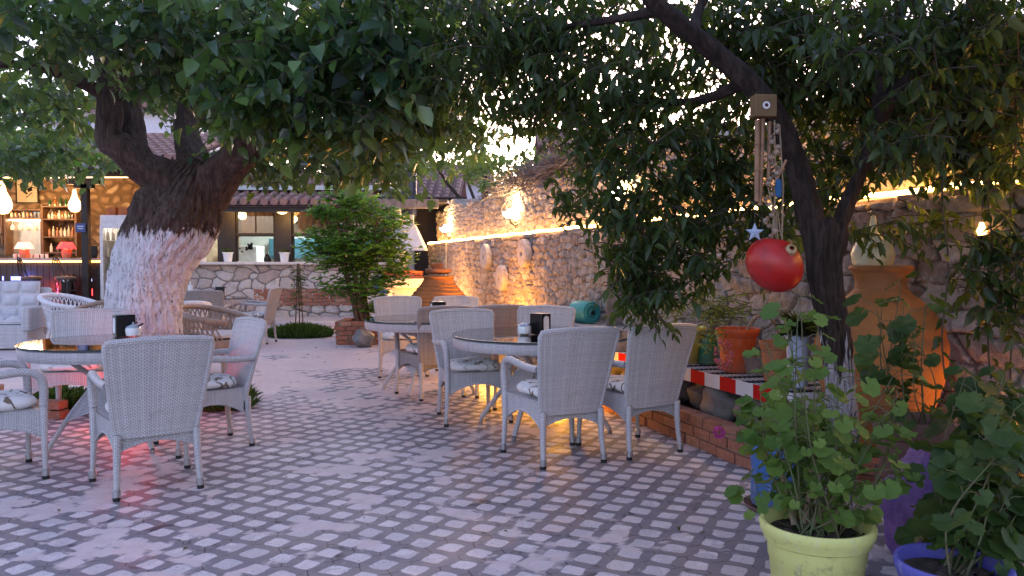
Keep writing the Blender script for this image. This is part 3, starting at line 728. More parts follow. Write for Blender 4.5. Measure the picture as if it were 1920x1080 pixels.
def bottle(x, y, z, mat, h=.26, r=.033, par=None, name='bottle', label=None, group=None, cap=True):
    o = MB().lathe([(0, 0), (r, 0), (r, h * .58), (r * .85, h * .66), (r * .36, h * .76), (r * .34, h * .98), (r * .4, h), (0, h)], 12).build(name, mat, par)
    o.location = (x, y, z)
    if label: tag(o, label, 'bottle', group)
    return o
proto = None; k_ = 0
for row in range(4):
    for i in range(6):
        b_ = bottle(df.location.x - .3 + .12 * i, 18.3 + .16, .44 + .31 + (row) * .36 - .005, [bg_, gg_, pg_, bg_][(i + row) % 4], .27, .036, label='bottle standing on the shelves inside the glass door fridge', group='bottles in the drinks fridge')
point('fridge_light', (0, .25, fh - .3), (1, .9, .7), 2.5, .05, df)
for i in (0, 1):
    t = thing('orange_box', ['orange slatted box on the fridge, nearer the bar shelves', 'orange slatted box on the fridge, nearer the tree trunk'][i], 'box', (X(209 + 22 * i, 18.4), 18.5, .44 + fh + .0), 0, 'orange boxes on the drinks fridge')
    om = MT.get('ob') or simple('orange_crate', (.5, .17, .05), (.4, .12, .04), rough=.7); MT['ob'] = om
    q = MB()
    for k in range(5): q.box((-.08 + .04 * k, -.07, .09), (.034, .012, .18))
    q.box((0, .07, .09), (.2, .012, .18)).box((-.098, 0, .09), (.012, .13, .18)).box((.098, 0, .09), (.012, .13, .18)).box((0, 0, .01), (.18, .12, .01))
    q.build('slats', om, t)

# poster
YW = YBb - .1
ps = thing('framed_poster', 'black framed vintage poster on the bar wall', 'picture', at(51, 357, YW))
pw, ph = 38 / FPX * YW, 46 / FPX * YW
MB().box((0, .0, ph / 2), (pw + .06, .03, .03)).box((0, 0, -ph / 2), (pw + .06, .03, .03)).box((-pw / 2 - .015, 0, 0), (.03, .03, ph)).box((pw / 2 + .015, 0, 0), (.03, .03, ph)).build('frame', MT['black'], ps)
MB().box((0, .005, 0), (pw, .012, ph)).build('print', simple('cream_print', (.55, .48, .36), (.4, .33, .22), 3, .5), ps)
q = MB()
for k in range(5): q.box((.0 + .045 * k, -.004, ph / 2 - .09), (.022, .004, .06))
q.box((-.1, -.004, ph / 2 - .09), (.07, .004, .015)).box((0, -.004, .1), (pw - .03, .004, .02), M=Matrix.Rotation(.2, 3, 'Y')).box((-.08, -.004, -.03), (.2, .004, .05), M=Matrix.Rotation(.6, 3, 'Y')).box((.07, -.004, .02), (.12, .004, .09), M=Matrix.Rotation(-.4, 3, 'Y')).box((.05, -.004, -.12), (.2, .004, .02), M=Matrix.Rotation(-.7, 3, 'Y'))
q.build('drawing', MT['black'], ps)

# shelves and bottles
sh = thing('bottle_shelf', 'brown wooden bar shelf unit crowded with bottles beside the post', 'shelf')
def PX(px, py, Y=YW - .25): return at(px, py, Y)
YS = YW - .25
sx0, sx1 = X(88, YS), X(150, YS); wf_ = MT['wood2']
q = MB()
q.box((sx0, YS, (Z(480, YS) + Z(384, YS)) / 2), (.05, .32, Z(384, YS) - Z(480, YS))).box((sx1, YS, (Z(480, YS) + Z(384, YS)) / 2), (.05, .32, Z(384, YS) - Z(480, YS)))
q.build('side_panel', wf_, sh)
lv = [388, 412, 445, 474]
for py in lv: MB().box(((sx0 + sx1) / 2, YS, Z(py, YS)), (sx1 - sx0 - .055, .32, .035)).build('shelf', wf_, sh)
cu = simple('white_cup_china', (.75, .7, .65), rough=.2); amb = simple('amber_bottle', (.35, .13, .03), rough=.1, coat=.6)
i_ = 0
for py, n, hh in ((388, 5, .24), (412, 8, .2), (445, 7, .26), (474, 4, .22)):
    for k in range(n):
        x = sx0 + .08 + (sx1 - sx0 - .16) * (k + .5) / n
        bottle(x, YS - .06, Z(py, YS) + .018, random.choice([bg_, gg_, pg_, amb, cu]), hh * random.uniform(.85, 1.1), .034, label='bottle standing on the wooden bar shelves beside the post', group='bottles on the bar shelves')
# backlit mirror alcove with hanging glasses
al = thing('mirror_cabinet', 'bright backlit cabinet with hanging glasses behind the bar', 'cabinet')
ax0, ax1, az0, az1 = X(18, YS), X(86, YS), Z(478, YS), Z(394, YS)
MB().box(((ax0 + ax1) / 2, YS + .16, (az0 + az1) / 2), (ax1 - ax0, .02, az1 - az0)).build('back_panel', simple('mirror_panel', (.75, .7, .66), rough=.12, metal=.7), al)
q = MB().box((ax0, YS, (az0 + az1) / 2), (.05, .3, az1 - az0)).box((ax1, YS, (az0 + az1) / 2), (.05, .3, az1 - az0)).box(((ax0 + ax1) / 2, YS, Z(410, YS)), (ax1 - ax0 - .05, .3, .035)).box(((ax0 + ax1) / 2, YS, az1), (ax1 - ax0 - .05, .3, .035)).build('frame', wf_, al)
MB().box(((ax0 + ax1) / 2, YS - .04, Z(413, YS)), (ax1 - ax0 - .1, .03, .015)).build('light_tube', emit('cabinet_tube', (1, .8, .5), 14), al)
gl = simple('clear_glassware', (.75, .72, .7), rough=.08, spec=.9); gl.node_tree.nodes['Principled BSDF'].inputs['Alpha'].default_value = .5 if False else 1
for k in range(4):
    o = MB().lathe([(.035, 0), (.035, -.004), (.006, -.01), (.006, -.09), (.045, -.15), (.05, -.2), (.042, -.24)], 14).build('hanging_glass', MT.get('gls') or MT.setdefault('gls', simple('lit_glassware', (.85, .8, .72), rough=.05, spec=1)))
    o.location = (ax0 + .14 + k * .19, YS - .06, Z(412, YS) - .02); tag(o, 'stemmed glass hanging upside down in the bright bar cabinet', 'glass', 'glasses hanging in the bar cabinet')
for k in range(6):
    bottle(ax0 + .12 + k * .1, YS - .05, Z(410, YS) + .018, [pg_, amb, bg_][k % 3], .2, .036, label='bottle standing on top of the bright glass cabinet', group='bottles above the bar cabinet')
for k in range(9):
    o = MB().lathe([(0, 0), (.032, 0), (.04, .1), (.036, .1), (.03, .01), (0, .01)], 12).build('tumbler', MT['gls']); o.location = (X(30 + 7 * k, 18.8), 18.78 + .04 * (k % 3), zc + .0); tag(o, 'clear tumbler in the row on the bar counter', 'glass', 'tumblers on the bar counter')
# left shelf with dark box
ls = thing('side_shelf', 'dark shelf at the left edge of the bar', 'shelf')
MB().box((X(-5, YS), YS, Z(402, YS)), (.5, .3, .04)).box((X(-5, YS), YS, Z(440, YS)), (.5, .3, .04)).box((X(12, YS), YS, Z(430, YS)), (.04, .3, .8)).build('boards', wf_, ls)
for k in range(3): bottle(X(-4 + 6 * k, YS) - .05, YS - .05, Z(440, YS) + .022, [bg_, amb, pg_][k], .22, .034, label='bottle on the dark shelf at the left edge of the bar', group='bottles on the side shelf')
# wicker pendants
pend = emit('glowing_paper', (1, .45, .16), 1.7)
def pendant(px, py, Y_, s, label):
    t = thing('pendant_lamp', label, 'pendant lamp', at(px, py, Y_), 0, 'gourd pendant lamps over the bar'); 
    o = MB().lathe([(0, -.32), (.10, -.30), (.17, -.2), (.18, -.1), (.14, .02), (.08, .14), (.05, .28), (.04, .36), (0, .37)], 20).build('gourd_shade', pend, t)
    MB().tube([(0, 0, .36), (0, 0, zb + .1 * 0 - at(px, py, Y_).z)], .006, 4).build('cord', MT['black'], t); t.scale = (s, s, 1 if False else s)
    point('lamp', (0, -.3, 0), (1, .55, .25), 9, .1, t)
pendant(4, 372, 18.6, 1.15, 'large glowing gourd lamp at the left edge of the bar')
pendant(140, 378, 18.7, .78, 'glowing gourd lamp hanging beside the dark bar post')
# red table lamps
redm = N('red_lampshade'); redm.set((.75, .04, .04), .7); redm.p.inputs['Emission Color'].default_value = (1, .03, .04, 1); redm.p.inputs['Emission Strength'].default_value = .35; redm = redm.mat
pinkm = N('pink_lampshade'); pinkm.set((.8, .3, .25), .7); pinkm.p.inputs['Emission Color'].default_value = (1, .22, .15, 1); pinkm.p.inputs['Emission Strength'].default_value = .6; pinkm = pinkm.mat
def red_lamp(px, label, mm, Y_=18.7):
    t = thing('table_lamp', label, 'table lamp', (X(px, Y_), Y_, zc), 0, 'red lamps on the bar counter')
    MB().lathe([(.21, .22), (.13, .37), (.12, .375), (.2, .22)], 24).build('lamp_shade', mm, t)
    MB().lathe([(0, 0), (.085, 0), (.105, .1), (.1, .2), (.03, .21), (.02, .26), (0, .26)], 20).build('base', simple('terracotta_lamp_base', (.6, .2, .1), rough=.5), t)
    point('lamp', (0, 0, .24), (1, .5, .3), 4, .03, t)
red_lamp(126, 'red shaded lamp with a terracotta base on the bar near the post', redm)
red_lamp(47, 'pinkish red shaded lamp on the bar under the bright cabinet', pinkm)
sg = thing('blue_sign', 'small dark blue sign fixed to the bar post', 'sign', at(151, 427, 18.13))
MB().box((0, 0, 0), (.22, .02, .2)).build('board', simple('blue_sign_paint', (.03, .06, .22), rough=.4), sg)
MB().box((0, -.012, .03), (.15, .004, .025)).box((0, -.012, -.02), (.12, .004, .025)).build('lettering', simple('pale_lettering', (.5, .55, .7)), sg)
tl = thing('dark_till', 'black till screen standing on the counter beside the drinks fridge', 'till', (X(170, 18.7), 18.7, zc))
MB().box((0, 0, .17), (.34, .05, .24)).build('screen', MT['black'], tl, bevel=.01); MB().box((0, .02, .03), (.2, .2, .06)).build('base', MT['black'], tl)

# bar stools
sm = simple('dark_stool_metal', (.05, .04, .04), rough=.35, metal=.6); ssm = simple('leather_seat', (.13, .09, .07), rough=.4)
def bar_stool(px, rz, label):
    t = thing('bar_stool', label, 'bar stool', (X(px, 17.75), 17.75, .44), rz, 'stools at the bar counter')
    zz = Z(520, 17.75) - .44
    MB().lathe([(0, zz - .05), (.2, zz - .05), (.22, zz - .02), (.2, zz + .02), (0, zz + .035)], 22).build('seat', ssm, t)
    for a_ in range(4):
        th = PI / 4 + a_ * PI / 2; MB().tube([(.14 * math.cos(th), .14 * math.sin(th), zz - .05), (.24 * math.cos(th), .24 * math.sin(th), 0)], .014, 6).build('leg', sm, t)
    MB().tube([(.2 * math.cos(i * PI / 8), .2 * math.sin(i * PI / 8), .25) for i in range(17)], .01, 6).build('footrest', sm, t)
    arc = [(.17 * math.cos(a), -.17 - .09 * math.sin(a), zz + .02 + .42 * math.sin(a)) for a in [PI * i / 14 for i in range(15)]]
    q = MB().tube(arc, .014, 6)
    q.tube([(.08 * math.cos(a), -.18 - .07 * math.sin(a), zz + .12 + .26 * math.sin(a)) for a in [PI * i / 10 for i in range(11)]], .009, 5)
    for x in (-.05, 0, .05): q.tube([(x, -.19, zz + .02), (x, -.25, zz + .41)], .008, 5)
    q.build('backrest', sm, t)
bar_stool(60, R(-35), 'bar stool with its hooped back turned outwards, further left at the bar')
bar_stool(124, R(-100), 'bar stool seen side on, nearer the drinks fridge')
sp = thing('fan_unit', 'small round white fan unit under the right bar stool', 'fan', (X(128, 18.2), 18.2, .44))
MB().box((0, 0, .3), (.24, .2, .6)).build('case', MT['black'], sp, bevel=.02); MB().lathe([(.04, 0), (.04, .012), (.07, .012), (.07, 0)], 20, M=Matrix.Rotation(PI / 2, 3, 'X'), c=(0, -.105, .5)).build('ring', MT['white'], sp)

# --- house and terrace behind, upper left; white house behind the wall
def far_house(name, label, px0, px1, pyr, Y, depth=5, wins=(), wall=None, zbase=0):
    t = thing(name, label, 'house'); x0, x1 = at(px0, 540, Y).x, at(px1, 540, Y).x; zt_ = at(960, pyr, Y).z
    MB().box(((x0 + x1) / 2, Y + depth / 2, zt_ / 2), (x1 - x0, depth, zt_)).build('wall', wall or plaster, t)
    q = MB(); tiles(q, x0 - .35, x1 + .35, Y - .45, zt_ - .02, Y + depth * .5, zt_ + .9, 7, .24); tiles(q, x0 - .35, x1 + .35, Y + depth + .45, zt_ - .02, Y + depth * .5, zt_ + .9, 3, .4); q.build('roof', tile_m, t)
    for (a, b, c, d) in wins:
        xa, xb, za, zb_ = at(a, 540, Y).x, at(c, 540, Y).x, at(960, d, Y).z, at(960, b, Y).z
        f = MB().box(((xa + xb) / 2, Y - .03, (za + zb_) / 2), (xb - xa, .05, zb_ - za)).build('window', simple('blue_frame', (.12, .15, .3), rough=.5), t)
        MB().box(((xa + xb) / 2, Y - .058, (za + zb_) / 2), (xb - xa - .14, .006, zb_ - za - .14)).build('pane', simple('dark_pane', (.15, .17, .24), rough=.08), f)
white = simple('white_render', (.72, .70, .74), (.62, .6, .66), 2, .9, .1)
far_house('white_house', 'white two storey house with a tiled roof behind the branches of the big tree', 70, 330, 205, 27, 6, [(150, 225, 175, 270)], white)
far_house('village_house', 'white village house with dark framed windows beyond the end of the wall', 778, 905, 338, 30, 5, [(812, 345, 822, 372), (850, 345, 862, 375)], white)
far_house('tiled_annex', 'low tiled annex beyond the end of the garden wall', 770, 842, 378, 24, 4, [], white)
far_house('gabled_house', 'brown gabled house glimpsed above the wall between the leaves', 1030, 1130, 275, 24, 5, [], simple('brown_render', (.3, .17, .12), rough=.9))
fp = thing('flue_pipe', 'pair of dark blue flue pipes rising above the roof', 'chimney pipe', at(768, 380, 18.4))
MB().lathe([(.0, -.3), (.13, -.3), (.13, 1.3), (0, 1.3)], 20, c=(.03, 0, 0)).build('pipe', simple('dark_blue_enamel', (.02, .025, .06), rough=.35), fp)
MB().lathe([(.0, -.3), (.07, -.3), (.07, 1.25), (0, 1.25)], 16, c=(-.17, .05, 0)).build('pipe', simple('blue_grey_enamel', (.05, .06, .12), rough=.35), fp)

# --- oven corner: beam, hood, counter, crate
oc = thing('oven_shelter', 'dark open cooking shelter with a weathered beam at the end of the wall', 'shelter')
YO = 18.6; ox0, ox1 = X(700, YO), X(842, YO)
MB().box(((X(705, 17.6) + X(822, 17.6)) / 2, 17.6, Z(382, 17.6)), (X(822, 17.6) - X(705, 17.6), .18, .2)).build('beam', MT['greywood'], oc, bevel=.015)
MB().box(((ox0 + ox1) / 2, YO + 2.2, 1.5), (ox1 - ox0 + .6, .1, 3.0)).build('rear_wall', simple('dark_plaster', (.05, .035, .03), rough=.9), oc)  # rear wall in one even near-black colour
MB().box(((ox0 + ox1) / 2, YO + .8, Z(388, YO) + .1), (ox1 - ox0, 2.6, .08)).build('roof_board', wood, oc)
MB().box((ox0 + .02, YO + .6, Z(388, YO) / 2), (.16, .16, Z(388, YO))).build('post', wood, oc)
hd = thing('extractor_hood', 'tapering white extractor hood above the cooking counter', 'hood', (X(768, 17.9), 17.95, Z(470, 17.9)))
MB().lathe([(.52, 0), (.5, .06), (.2, .55), (.12, .62), (.12, .8), (.0, .8)], 4, M=Matrix.Rotation(PI / 4, 3, 'Z')).build('hood_body', simple('hood_enamel', (.66, .64, .62), rough=.5), hd, smooth=False)
oc2 = thing('cooking_counter', 'long cream plastered cooking counter lit orange behind the ribbed jar', 'counter', ((X(700, 16.4) + X(805, 16.4)) / 2, 16.7, 0))
wc = X(805, 16.4) - X(700, 16.4); zk = Z(522, 16.4)
MB().box((0, 0, zk - .1), (wc, .7, .2)).build('counter_top', simple('cream_plaster', (.62, .52, .4), (.55, .45, .34), 3, .8), oc2, bevel=.02)
MB().box((0, .06, (zk - .2) / 2), (wc - .12, .56, zk - .2)).build('counter_base', simple('cream_plaster_base', (.55, .48, .4), (.5, .42, .34), 3, .85), oc2)
point('orange_work_lamp', (.55, -.9, zk + .15 - .5), (1, .45, .10), 26, .08, oc2)
oc3 = thing('orange_crate', 'low orange plastic crate of clutter on the cooking counter', 'crate', ((X(755, 16.6)), 16.7, zk))
q = MB()
for k in range(3): q.box((0, -.16, .03 + .05 * k), (.8, .012, .03)).box((0, .16, .03 + .05 * k), (.8, .012, .03))
for k in range(9): q.box((-.4 + .1 * k, -.168, .075), (.02, .012, .15))
q.box((0, 0, .008), (.8, .32, .012)); q.build('basket', simple('orange_plastic', (.75, .16, .03), rough=.4), oc3)
tr_ = MB().lathe([(0, .1), (.1, .1), (.16, .16), (0, .2)], 14).build('tray_stack', MT['terra'], oc3); tr_.location = (.12, 0, 0)
# blue and white boat-like box left of jar
bw = thing('blue_planter_box', 'white planter box with a blue rim beside the bush trunk', 'planter box', (X(712, 15), 15.0, .0))
MB().box((0, 0, .45), (.34, .5, .62), taper=1.15).build('box_body', MT['white'], bw, bevel=.02); MB().box((0, 0, .785), (.42, .6, .05)).build('rim', simple('blue_rim_paint', (.03, .16, .3), rough=.4), bw, bevel=.01)
P, D, Nn, S, TW = sprays([((.1, 0, .98), (.2, .2, .14), 26)], .05, 7, .22, .3); leaf_mesh('plant', P, D, Nn, S, .7, leaf_mat('reddish_leaf', (.12, .05, .04), (.16, .08, .05), (.2, .14, .08)), bw, 'Q', TW, MT['stem'])
MB().lathe([(0, 0), (.12, 0), (.12, .25), (0, .25)], 16, c=(-.02, -.1, .82)).build('blue_can', simple('blue_can_paint', (.02, .14, .22), rough=.35), bw)
# rain pipe beside the wall end
dp = thing('drain_pipe', 'thin vertical pipe down the rubble wall above the ribbed jar', 'pipe')
Yq = 4.277 / ((842 - 960) / FPX + .324); c = at(842, 500, Yq) + WN * .06
MB().tube([(c.x, c.y, .2), (c.x, c.y, 2.0)], .02, 6).build('pipe', simple('pipe_paint', (.5, .42, .32), rough=.6), dp)

# ================================================================ FURNITURE
def foot(x, y, parent_leg, dx=0, dy=0):
    MB().lathe([(.021, .022), (.0235, .024), (.0235, .058), (.020, .06)], 12, c=(x, y, 0)).lathe([(0, 0), (.019, 0), (.021, .024), (0, .024)], 12, c=(x, y, 0), m=1).build('foot_cap', [MT['metal'], MT['rubber']], parent_leg)
def make_chair(name, wk, legm, label, group):
    t = thing(name, label, 'armchair', group=group)
    def back(u, v):
        hw = .205 + .075 * v ** .8; x = (u * 2 - 1) * hw
        cu_ = 1 - (u * 2 - 1) ** 2
        return (x, -.225 - .125 * v ** 1.2 - .035 * cu_ * (.4 + .6 * v), .335 + (.540 + .02 * cu_ ** .7) * v - .02 * (1 - v) * cu_ * 0)
    mb = MB().slab(back, 16, 14, .028, su=.5, sv=.58)
    rim = [back(0, v) for v in np.linspace(0, .96, 12)] + [Vector(back(u, 1)) + Vector((0, 0, -.008 * (u in (0, 1)))) for u in np.linspace(.02, .98, 14)] + [back(1, v) for v in np.linspace(.96, 0, 12)]
    mb.tube(rim, .0195, 8)
    mb.build('backrest', wk, t)
    s = MB()
    C = [(-.215, -.215), (.215, -.215), (.25, .245), (-.25, .245)]
    def apron(a, b, arch):
        a, b = Vector((*a, 0)), Vector((*b, 0)); n = Vector((b.y - a.y, a.x - b.x, 0)).normalized()
        s.grid(lambda u, v: a.lerp(b, u) + Vector((0, 0, .425 - (1 - v) * (.175 - arch * math.sin(PI * u) ** .8))) + n * (.006 if v > .9 else 0), 14, 4, su=(b - a).length, sv=.16)
        s.tube([a.lerp(b, u) + Vector((0, 0, .25 + arch * math.sin(PI * u) ** .8)) for u in np.linspace(0, 1, 13)], .009, 6)
    apron(C[0], C[1], .06); apron(C[1], C[2], .085); apron(C[2], C[3], .085); apron(C[3], C[0], .085)
    s.grid(lambda u, v: Vector(((u * 2 - 1) * (.215 + .035 * v), -.215 + .46 * v, .425)), 4, 4, su=.48, sv=.46)
    s.build('seat', wk, t)
    def cushion(u, v):
        th = u * 2 * PI; k = math.sin(PI * (v - .5)); c_ = math.cos(PI * (v - .5)) ** .35
        e_ = 4.5; q = (abs(math.cos(th)) ** e_ + abs(math.sin(th)) ** e_) ** (-1 / e_)
        r_ = .218 * q * c_; top = .046 * (1 - .25 * math.exp(-((math.cos(th) * r_) ** 2 + (math.sin(th) * r_) ** 2) / .003))
        return Vector((math.cos(th) * r_, .02 + math.sin(th) * r_ * 1.03, .463 + k * top * (1 + .18 * math.sin(3 * th + 1))))
    MB().grid(cushion, 36, 10).build('cushion', MT['cush'], t)
    for sx_ in (-1, 1):
        q = spline([(sx_ * .212, -.245, .36), (sx_ * .215, -.25, .2), (sx_ * .222, -.268, .05), (sx_ * .223, -.27, .03)], 8)
        l_ = MB().tube([Vector(p) for p in q], list(np.linspace(.023, .0145, 9)), 10).build('leg', legm, t); foot(sx_ * .223, -.27, l_)
        q = spline([(sx_ * .272, .252, .03), (sx_ * .262, .25, .25), (sx_ * .262, .25, .45)], 8)
        l_ = MB().tube([Vector(p) for p in q], list(np.linspace(.0145, .024, 9)), 10).build('leg', legm, t); foot(sx_ * .272, .252, l_)
        q = spline([(sx_ * .262, .25, .452), (sx_ * .268, .25, .56), (sx_ * .272, .225, .635), (sx_ * .276, .14, .662), (sx_ * .278, 0, .652), (sx_ * .272, -.14, .640), (sx_ * .262, -.275, .640)], 26)
        MB().tube([Vector(p) for p in q], list(np.linspace(.0255, .024, 27)), 10).build('armrest', wk if True else legm, t)
    return t
GR = 'pale wicker armchairs around the right hand tables'; GL = 'wicker armchairs around the left hand table'
ch0 = make_chair('wicker_chair', MT['wick'], MT['wick'], 'pale wicker armchair seen from behind, nearest the camera at the left glass table', GL)
ch0['label']
def place(src, foot_a, foot_b, label, group, back_feet=True, flip=False, first=False, rot=0):
    """two feet seen in the photo: rear pair (or front pair) left-right as the photo shows them"""
    A, B = on(*foot_a), on(*foot_b); mid = (A + B) / 2; d = (B - A); d.z = 0; d.normalize()
    f = Vector((-d.y, d.x, 0))                       # facing, away from the camera when A is left of B
    if flip: f = -f
    yl = -.268 if back_feet else .252
    org = mid - f * yl; rz = math.atan2(f.y, f.x) - PI / 2 + rot
    if first: src.location = (org.x, org.y, 0); src.rotation_euler = (0, 0, rz); tag(src, label, None, group); return src
    return dup(src, (org.x, org.y, 0), rz, label, group)
# left group
place(ch0, (217, 940), (377, 915), 'pale wicker armchair seen from behind, nearest the camera at the left glass table', GL, first=True)
place(ch0, (476, 838), (428, 815), 'pale wicker armchair in profile at the right side of the left glass table', GL)
place(ch0, (91, 903), (50, 862), 'pale wicker armchair cut off by the left edge of the picture', GL, back_feet=False, flip=True)
c = at(148, 640, 6.72); dup(ch0, (c.x, c.y, 0), R(180 + 10), 'wicker armchair facing us on the far side of the left glass table', GL, scale=(1.18, 1, 1))
# right group
place(ch0, (1020, 880), (1130, 867), 'wicker armchair seen from behind, in front of the right glass table and its napkin holder', GR)
place(ch0, (1183, 862), (1272, 848), 'wicker armchair rightmost of all, its back turned, beside the brick kerb', GR)
c = at(884, 650, 6.72); dup(ch0, (c.x, c.y, 0), R(180 + 17), 'pale wicker armchair at the left end of the right glass table, facing the camera', GR)
c = at(1000, 650, 7.25); dup(ch0, (c.x, c.y, 0), R(180 - 22), 'wicker armchair facing the camera behind the sugar bowl and napkin holder of the right table', GR)
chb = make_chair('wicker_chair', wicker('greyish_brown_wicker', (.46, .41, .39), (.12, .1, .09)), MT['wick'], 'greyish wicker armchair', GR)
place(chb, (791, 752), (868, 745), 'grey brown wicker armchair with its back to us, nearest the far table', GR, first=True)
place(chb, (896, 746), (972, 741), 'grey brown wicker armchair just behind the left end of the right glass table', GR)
c = at(752, 650, 9.4); dup(ch0, (c.x, c.y, 0), R(180 + 14), 'wicker armchair facing us at the far table, before the blue rimmed planter box', GR)
c = at(840, 650, 9.4); dup(ch0, (c.x, c.y, 0), R(180 - 12), 'wicker armchair facing us directly before the big ribbed jar', GR)

def make_table(r, label, group, wk):
    t = thing('glass_table', label, 'table', group=group)
    MB().lathe([(r - .05, .655), (r - .01, .655), (r, .67), (r + .004, .70), (r, .728), (r - .015, .735), (r - .06, .735), (r - .06, .70), (r - .05, .655)], 64).build('tabletop_rim', wk, t)
    MB().lathe([(0, .742), (r + .006, .742), (r + .006, .750), (0, .750)], 64).build('glass_top', MT['glass'], t)
    MB().lathe([(r + .0065, .7415), (r + .0095, .742), (r + .0095, .75), (r + .0065, .7505)], 64).build('glass_edge', MT['glassedge'], t)
    fr_ = .42 * r / .65
    for k in range(4):
        th = PI / 4 + k * PI / 2; cx_, sy_ = math.cos(th), math.sin(th)
        q = spline([(a * cx_, a * sy_, z) for a, z in ((fr_ * 1.02, .70), (fr_ * .72, .60), (fr_ * .45, .50), (fr_ * .50, .42), (fr_ * .78, .28), (fr_ * 1.02, .14), (fr_ * 1.2, .03))], 22)
        l_ = MB().tube([Vector(p) for p in q], .020, 8).build('leg', wk, t)
        MB().lathe([(0, 0), (.018, 0), (.02, .03), (0, .03)], 10, c=(fr_ * 1.2 * cx_, fr_ * 1.2 * sy_, 0)).build('foot_cap', MT['metal'], l_)
    for k in range(4):
        th = PI / 4 + k * PI / 2; th2 = th + PI / 2
        def pan(u, v):
            a = fr_ * (.45 + .50 * (1 - v)); p = Vector((a * math.cos(th), a * math.sin(th), 0)).lerp(Vector((a * math.cos(th2), a * math.sin(th2), 0)), u)
            zb_ = .20 + .085 * math.sin(PI * u)
            return p + Vector((0, 0, zb_ + (.47 - zb_) * v))
        MB().grid(pan, 12, 8, su=.45, sv=.3).build('woven_panel', wk, t)
    return t
GT = 'round glass topped wicker tables'
tb = make_table(.72, 'large round glass topped wicker table at the right, laid with a sugar bowl', GT, MT['wick'])
TBR = Vector((.25, 6.38, 0)); tb.location = TBR; tb.rotation_euler = (0, 0, R(20))
TBL = Vector((-2.86, 5.80, 0)); tb2 = dup(tb, TBL, R(5), 'round glass topped wicker table at the left, before the whitewashed trunk'); tb2.scale = (.88, .88, 1)
TBF = Vector((-.86, 8.15, 0)); tb3 = dup(tb, TBF, R(30), 'far glass topped wicker table between the grey armchairs and the ribbed jar'); tb3.scale = (.88, .88, 1)
TBK = Vector((at(395, 540, 13).x, 13, 0)); tb4 = dup(tb, TBK, R(0), 'furthest wicker table, before the brick band of the kitchen wall'); tb4.scale = (.8, .8, 1)

# napkin holders and sugar bowls
paper = simple('paper_napkins', (.85, .85, .88), rough=.8)
def napkin(loc, rz, label, s=1):
    t = thing('napkin_holder', label, 'napkin holder', loc, rz, 'black napkin holders on the tables'); t.scale = (s, s, s)
    MB().box((0, 0, .085), (.14, .10, .165)).build('case', MT['black'], t, bevel=.006)
    for (dx, dy, ax) in ((.0705, 0, 1), (-.0705, 0, 1)):
        q = MB(); w_ = .028; hh = .062; pts = []
        for i in range(24):
            th = 2 * PI * i / 24; a = w_ * math.cos(th); b_ = (hh - w_) * (1 if math.sin(th) > 0 else -1) + w_ * math.sin(th)
            pts.append((dx + (a if ax == 0 else 0) + (.025 if ax == 0 else 0), dy + (a if ax else 0), .088 + b_))
        n = (0, -.002 if dy < 0 else .002, 0) if ax == 0 else ((.002 if dx > 0 else -.002), 0, 0)
        q.add([Vector(p) + Vector(n) for p in pts] + [Vector(p) for p in pts], [tuple(range(24))] + [(i, (i + 1) % 24, 24 + (i + 1) % 24, 24 + i) for i in range(24)])
        q.build('napkin_slot', paper, t)
    return t
def bowl(loc, label, s=1, rz=0):
    t = thing('sugar_bowl', label, 'sugar bowl', loc, rz, 'white lidded sugar bowls'); t.scale = (s, s, s)
    MB().lathe([(0, 0), (.03, 0), (.045, .012), (.05, .05), (.046, .062), (.04, .058), (0, .02)], 24).build('bowl', MT['ceram'], t)
    MB().lathe([(.047, .062), (.04, .072), (.015, .083), (.006, .086), (.008, .098), (0, .101)], 24).build('lid', simple('blue_grey_glass_lid', (.4, .45, .5), rough=.1, coat=.6), t)
    MB().tube([(.03, 0, .07), (.07, -.01, .09)], .006, 6).build('spoon', MT['black'], t)
ZT = .751
c = on(233, 631, ZT); napkin((c.x, c.y, ZT), R(42), 'black napkin holder on the left glass table')
c = on(250, 632, ZT); bowl((c.x, c.y, ZT), 'white sugar bowl with a pale lid, beside the napkin holder on the left table', 1.15)
c = on(1013, 627, ZT); napkin((c.x, c.y, ZT), R(-50), 'black napkin holder on the right glass table')
c = on(988, 627, ZT); bowl((c.x - .02, c.y - .03, ZT), 'white sugar bowl just left of the napkin holder on the right table', 1.1)
c = Vector((at(821, 560, 8.2).x, 8.2, ZT)); napkin(c, R(24), 'black napkin holder on the far table, before the ribbed jar')
c = Vector((at(418, 540, 13).x, 12.9, ZT)); napkin(c, R(0), 'small black napkin holder on the furthest table by the brick band', 1.05)
sq = MB().lathe([(0, 0), (.04, 0), (.042, .15), (.03, .19), (.012, .2), (.008, .26), (0, .26)], 16).build('sauce_bottle', MT['white']); c = at(357, 545, 13); sq.location = (c.x, 13, ZT); tag(sq, 'white squeezy sauce bottle on the furthest table right of the trunk', 'bottle')

